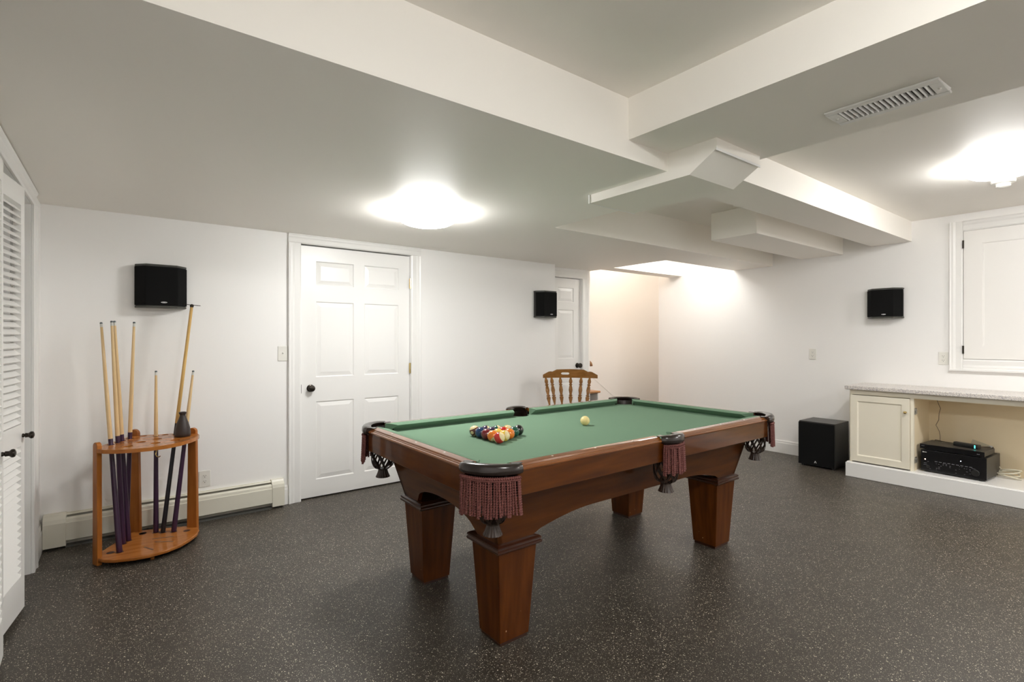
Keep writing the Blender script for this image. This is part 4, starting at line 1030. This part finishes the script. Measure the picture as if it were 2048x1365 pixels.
K_(m.build('scuff_marks', mat('dark_scuff', (0.17, 0.09, 0.05), 0.6), rk, smooth=0))
def post(cx, cy, ang, wtop, wbot, name='post'):
    t_ = Vector((math.cos(ang), math.sin(ang), 0)); n_ = Vector((-t_.y, t_.x, 0)); m = MB(); C_ = Vector((cx, cy, 0)); th = 0.013
    outl = [(-wbot, 0.0), (wbot, 0.0), (wtop, 0.670)] + [(wtop * math.cos(PI * k / 10), 0.680 + wtop * math.sin(PI * k / 10)) for k in range(0, 11)] + [(-wtop, 0.670)]
    a_ = [m.bm.verts.new(C_ + t_ * u + n_ * th + Vector((0, 0, z))) for u, z in outl]; b2 = [m.bm.verts.new(C_ + t_ * u - n_ * th + Vector((0, 0, z))) for u, z in outl]
    m.bm.faces.new(a_); m.bm.faces.new(b2[::-1]); n = len(a_)
    for i in range(n): m.bm.faces.new((a_[i], a_[(i + 1) % n], b2[(i + 1) % n], b2[i]))
    return K_(m.build(name, RACKW, rk, smooth=30, bevel=0.004))
post(-0.104, 3.742 + 0.035, math.radians(-65), 0.024, 0.028)
post(0.384, 3.992, math.radians(-37), 0.026, 0.034)
post(0.074, 4.128, math.radians(-37), 0.030, 0.042)
K_(MB().box(0.142, 3.668, 0, 0.160, 3.69, 0.027).build('foot', RACKW, rk, bevel=0.002))
m = MB(); hk = [(0.178, 3.76, 0.647), (0.178, 3.76, 0.630), (0.172, 3.756, 0.612), (0.170, 3.752, 0.600), (0.176, 3.748, 0.588), (0.186, 3.744, 0.584), (0.192, 3.742, 0.590)]
m.tube(hk, 0.0032, 8); K_(m.build('brass_hook', BRASS, rk))

def cue(b, t, kind, label):
    B = Vector(b); Tt = Vector(t); L_ = (Tt - B).length; q = (Tt - B).to_track_quat('Z', 'Y')
    nm = {'p': 'pool_cue', 's': 'pool_cue', 'b': 'bridge_stick'}[kind]
    o = bpy.data.objects.new(nm, None); COL.objects.link(o); o.location = B; o.rotation_mode = 'QUATERNION'; o.rotation_quaternion = q; o.empty_display_size = 0.05
    tag(o, label, 'pool cue', 'cues standing in the rack' if kind != 'b' else None)
    jr = {'p': 0.445, 's': 0.52, 'b': 0.455}[kind] * L_ if kind != 'p' else 0.44 * 1.44 + 0.03
    if kind == 's': jr = 0.585
    if kind == 'b': jr = 0.70
    bm_ = {'p': PURPLE, 's': PURPLE, 'b': BLACKL}[kind]; r0, rj, rt = (0.0150, 0.0118, 0.0068) if kind != 'b' else (0.0135, 0.0112, 0.0090)
    MB().lathe([(r0 * 0.8, 0), (r0, 0.006), (r0, 0.05), (rj, jr)], 20).build('butt', bm_, o)
    sm = MAPLEY if kind == 'b' else MAPLE
    MB().lathe([(rj, jr), (rj * 0.92, jr + (L_ - jr) * 0.35), (rt, L_ - 0.03 if kind != 'b' else L_ - 0.012)], 20).build('shaft', sm, o)
    if kind != 'b':
        MB().lathe([(rt, L_ - 0.030), (rt, L_ - 0.010)], 16).build('ferrule', FERR, o)
        MB().lathe([(rt, L_ - 0.010), (rt, L_ - 0.003), (rt * 0.6, L_)], 16).build('tip', CHALK, o)
    else:
        m = MB(); inv = q.to_matrix().inverted()
        # thin cross head seen nearly edge on
        pts = []
        for k in range(-8, 9):
            u = k / 8 * 0.058; pts.append((u, 0, 0.0))
        dx = inv @ Vector((0.793, -0.608, 0.0)) ; dz = inv @ Vector((0, 0, 1)); dy = inv @ Vector((0.608, 0.793, 0))
        out2 = []
        for k in range(0, 25):
            a = PI * k / 24; out2.append((0.060 * math.cos(a), 0.030 * math.sin(a) * (1 if k % 4 else 0.72)))
        cen = Vector((0, 0, L_ - 0.004))
        a_ = [m.bm.verts.new(cen + dx * u + dy * (v - 0.006) - dz * (0.10 * u)) for u, v in out2]; b2 = [m.bm.verts.new(v.co + dz * 0.004) for v in a_]
        m.bm.faces.new(a_); m.bm.faces.new(b2[::-1])
        for i in range(len(a_)): m.bm.faces.new((a_[i], a_[(i + 1) % len(a_)], b2[(i + 1) % len(a_)], b2[i]))
        m.build('bridge_head', BRONZE, o)
        MB().lathe([(0.0095, L_ - 0.018), (0.0115, L_ - 0.012), (0.0115, L_ - 0.003), (0.006, L_ + 0.003)], 16).build('head_socket', BRONZE, o)
    return o
for (b, t, kd, lab) in CUES: cue(b, t, kd, lab)
vs = MB().lathe([(0.040, 0), (0.044, 0.004), (0.0445, 0.020), (0.041, 0.055), (0.032, 0.090), (0.021, 0.118), (0.0165, 0.134), (0.0165, 0.140), (0.0215, 0.150), (0.0220, 0.156), (0.017, 0.158), (0.012, 0.150), (0.010, 0.12)], 36, cap=True).build('vase', VASEM, smooth=50)
vs.location = (0.320, 3.908, 0.6683); tag(vs, 'small dark brown bottle shaped vase on the cue rack shelf', 'vase')

# ------------------------------------------------------------------ captain's chair
chx, chy = 3.632, 3.765
cr = thing('wooden_chair', 'golden oak spindle back armchair behind the pool table', 'chair', (chx, chy, 0), math.radians(46 - 90))
# local +y points away from the camera (back of the chair), seat toward -y
def turned(p, q, rmax, name, parent, m_=None, seg=14, beads=True):
    P = Vector(p); Q = Vector(q); L_ = (Q - P).length; M = Matrix.Translation(P) @ (Q - P).to_track_quat('Z', 'Y').to_matrix().to_4x4()
    pr2 = [(0, .42), (.06, .50), (.14, .72), (.22, .95), (.27, 1.0), (.29, .62), (.305, .62), (.32, .98), (.335, .98), (.35, .6), (.40, .68), (.52, 1.0), (.62, .82), (.70, .55), (.715, .9), (.735, .9), (.75, .5), (.80, .80), (.86, .92), (.93, .6), (1.0, .42)]
    return MB().lathe([(rmax * r, L_ * f) for f, r in pr2], seg, M).build(name, m_ or CHAIRW, parent)
seat = [(0.21 * math.cos(a) * 1.08, -0.235 + 0.215 * math.sin(a) * (1.0 if math.sin(a) > 0 else 1.05)) for a in [2 * PI * k / 36 for k in range(36)]]
MB().prism(seat, 0.415, 0.450).build('seat', CHAIRW, cr, bevel=0.010, segs=3)
for sx in (-1, 1):
    turned((sx * 0.215, -0.41, 0.0), (sx * 0.150, -0.34, 0.418), 0.021, 'leg', cr); turned((sx * 0.215, 0.015, 0.0), (sx * 0.150, -0.09, 0.418), 0.021, 'leg', cr)
    turned((sx * 0.200, -0.37, 0.15), (sx * 0.200, -0.02, 0.15), 0.013, 'stretcher', cr)
turned((-0.198, -0.20, 0.15), (0.198, -0.20, 0.15), 0.013, 'stretcher', cr)
# arm bow
def bow(z, r_, w, name, a0=-18, a1=198, ry=0.235, rx=0.265, cy=-0.215, th=0.024):
    m = MB(); rings = []; n = 40
    for i in range(n + 1):
        a = math.radians(a0 + (a1 - a0) * i / n); c = Vector((rx * math.cos(a), cy + ry * math.sin(a), z)); d_ = Vector((math.cos(a), math.sin(a), 0))
        rings.append([m.bm.verts.new(c - d_ * w / 2 + Vector((0, 0, -th / 2))), m.bm.verts.new(c + d_ * w / 2 + Vector((0, 0, -th / 2))), m.bm.verts.new(c + d_ * w / 2 + Vector((0, 0, th / 2))), m.bm.verts.new(c - d_ * w / 2 + Vector((0, 0, th / 2)))])
    for i in range(n):
        for k in range(4): m.bm.faces.new((rings[i][k], rings[i][(k + 1) % 4], rings[i + 1][(k + 1) % 4], rings[i + 1][k]))
    m.bm.faces.new(rings[0][::-1]); m.bm.faces.new(rings[-1])
    return m.build(name, CHAIRW, cr, smooth=40, bevel=0.005)
bow(0.610, 0, 0.045, 'arm_bow')
for k in range(8):
    a = math.radians(-5 + 190 * k / 7); a = math.radians(0 + 180 * k / 7)
    turned((0.175 * math.cos(a), -0.225 + 0.17 * math.sin(a), 0.445), (0.262 * math.cos(a), -0.215 + 0.232 * math.sin(a), 0.600), 0.013, 'arm_spindle', cr)
# crest rail: curved plank with shaped top and hand slot
def crest_z(u):  # u in -1..1 top outline
    a = abs(u)
    if a < 0.50: return 0.978 + 0.004 * (1 - a / 0.5)
    if a < 0.66: return 0.978 - 0.022 * (a - 0.50) / 0.16
    if a < 0.80: return 0.956 + 0.003 * math.sin((a - .66) / .14 * PI)
    return 0.956 - 0.030 * ((a - 0.80) / 0.20)
def crest_y(u): return 0.095 - 0.060 * u * u
m = MB(); NU = 64; slot = 0.155; rows = []
CW = 0.278
def quadbox(u0, u1, lo0, lo1, hi0, hi1):
    th = 0.011
    pts = []
    for u, lo, hi in ((u0, lo0, hi0), (u1, lo1, hi1)):
        y = crest_y(u); pts.append([(CW * u, y - th, lo), (CW * u, y + th, lo), (CW * u, y + th, hi), (CW * u, y - th, hi)])
    a, b = pts; m.hexa(a, b)
for i in range(NU):
    u0 = -1 + 2 * i / NU; u1 = -1 + 2 * (i + 1) / NU; lo = 0.893
    if -0.33 <= (u0 + u1) / 2 <= -0.03:
        # slot region (off centre as seen): two strips
        k0, k1 = [0.0115 * math.sqrt(max(0, 1 - max(0, (abs(u_ + 0.18) - 0.105) / 0.045) ** 2)) for u_ in (u0, u1)]; quadbox(u0, u1, lo, lo, 0.936 - k0, 0.936 - k1); quadbox(u0, u1, 0.936 + k0, 0.936 + k1, crest_z(u0), crest_z(u1))
    else: quadbox(u0, u1, lo, lo, crest_z(u0), crest_z(u1))
bmesh.ops.remove_doubles(m.bm, verts=m.bm.verts, dist=1e-5)
# remove internal faces between neighbouring pieces
dup = [f for f in m.bm.faces if all(len(e.link_faces) > 2 for e in f.edges)]
bmesh.ops.delete(m.bm, geom=dup, context='FACES_ONLY')
m.build('crest_rail', CHAIRW, cr, smooth=40)
for u, bx in ((-0.90, -0.206), (-0.69, -0.154), (-0.37, -0.082), (0.02, 0.005), (0.41, 0.093), (0.72, 0.165)):
    a = math.acos(bx / 0.262); by = -0.215 + 0.235 * math.sin(a)
    turned((bx, by, 0.628), (CW * u, crest_y(u), 0.898), 0.0205, 'back_spindle', cr)
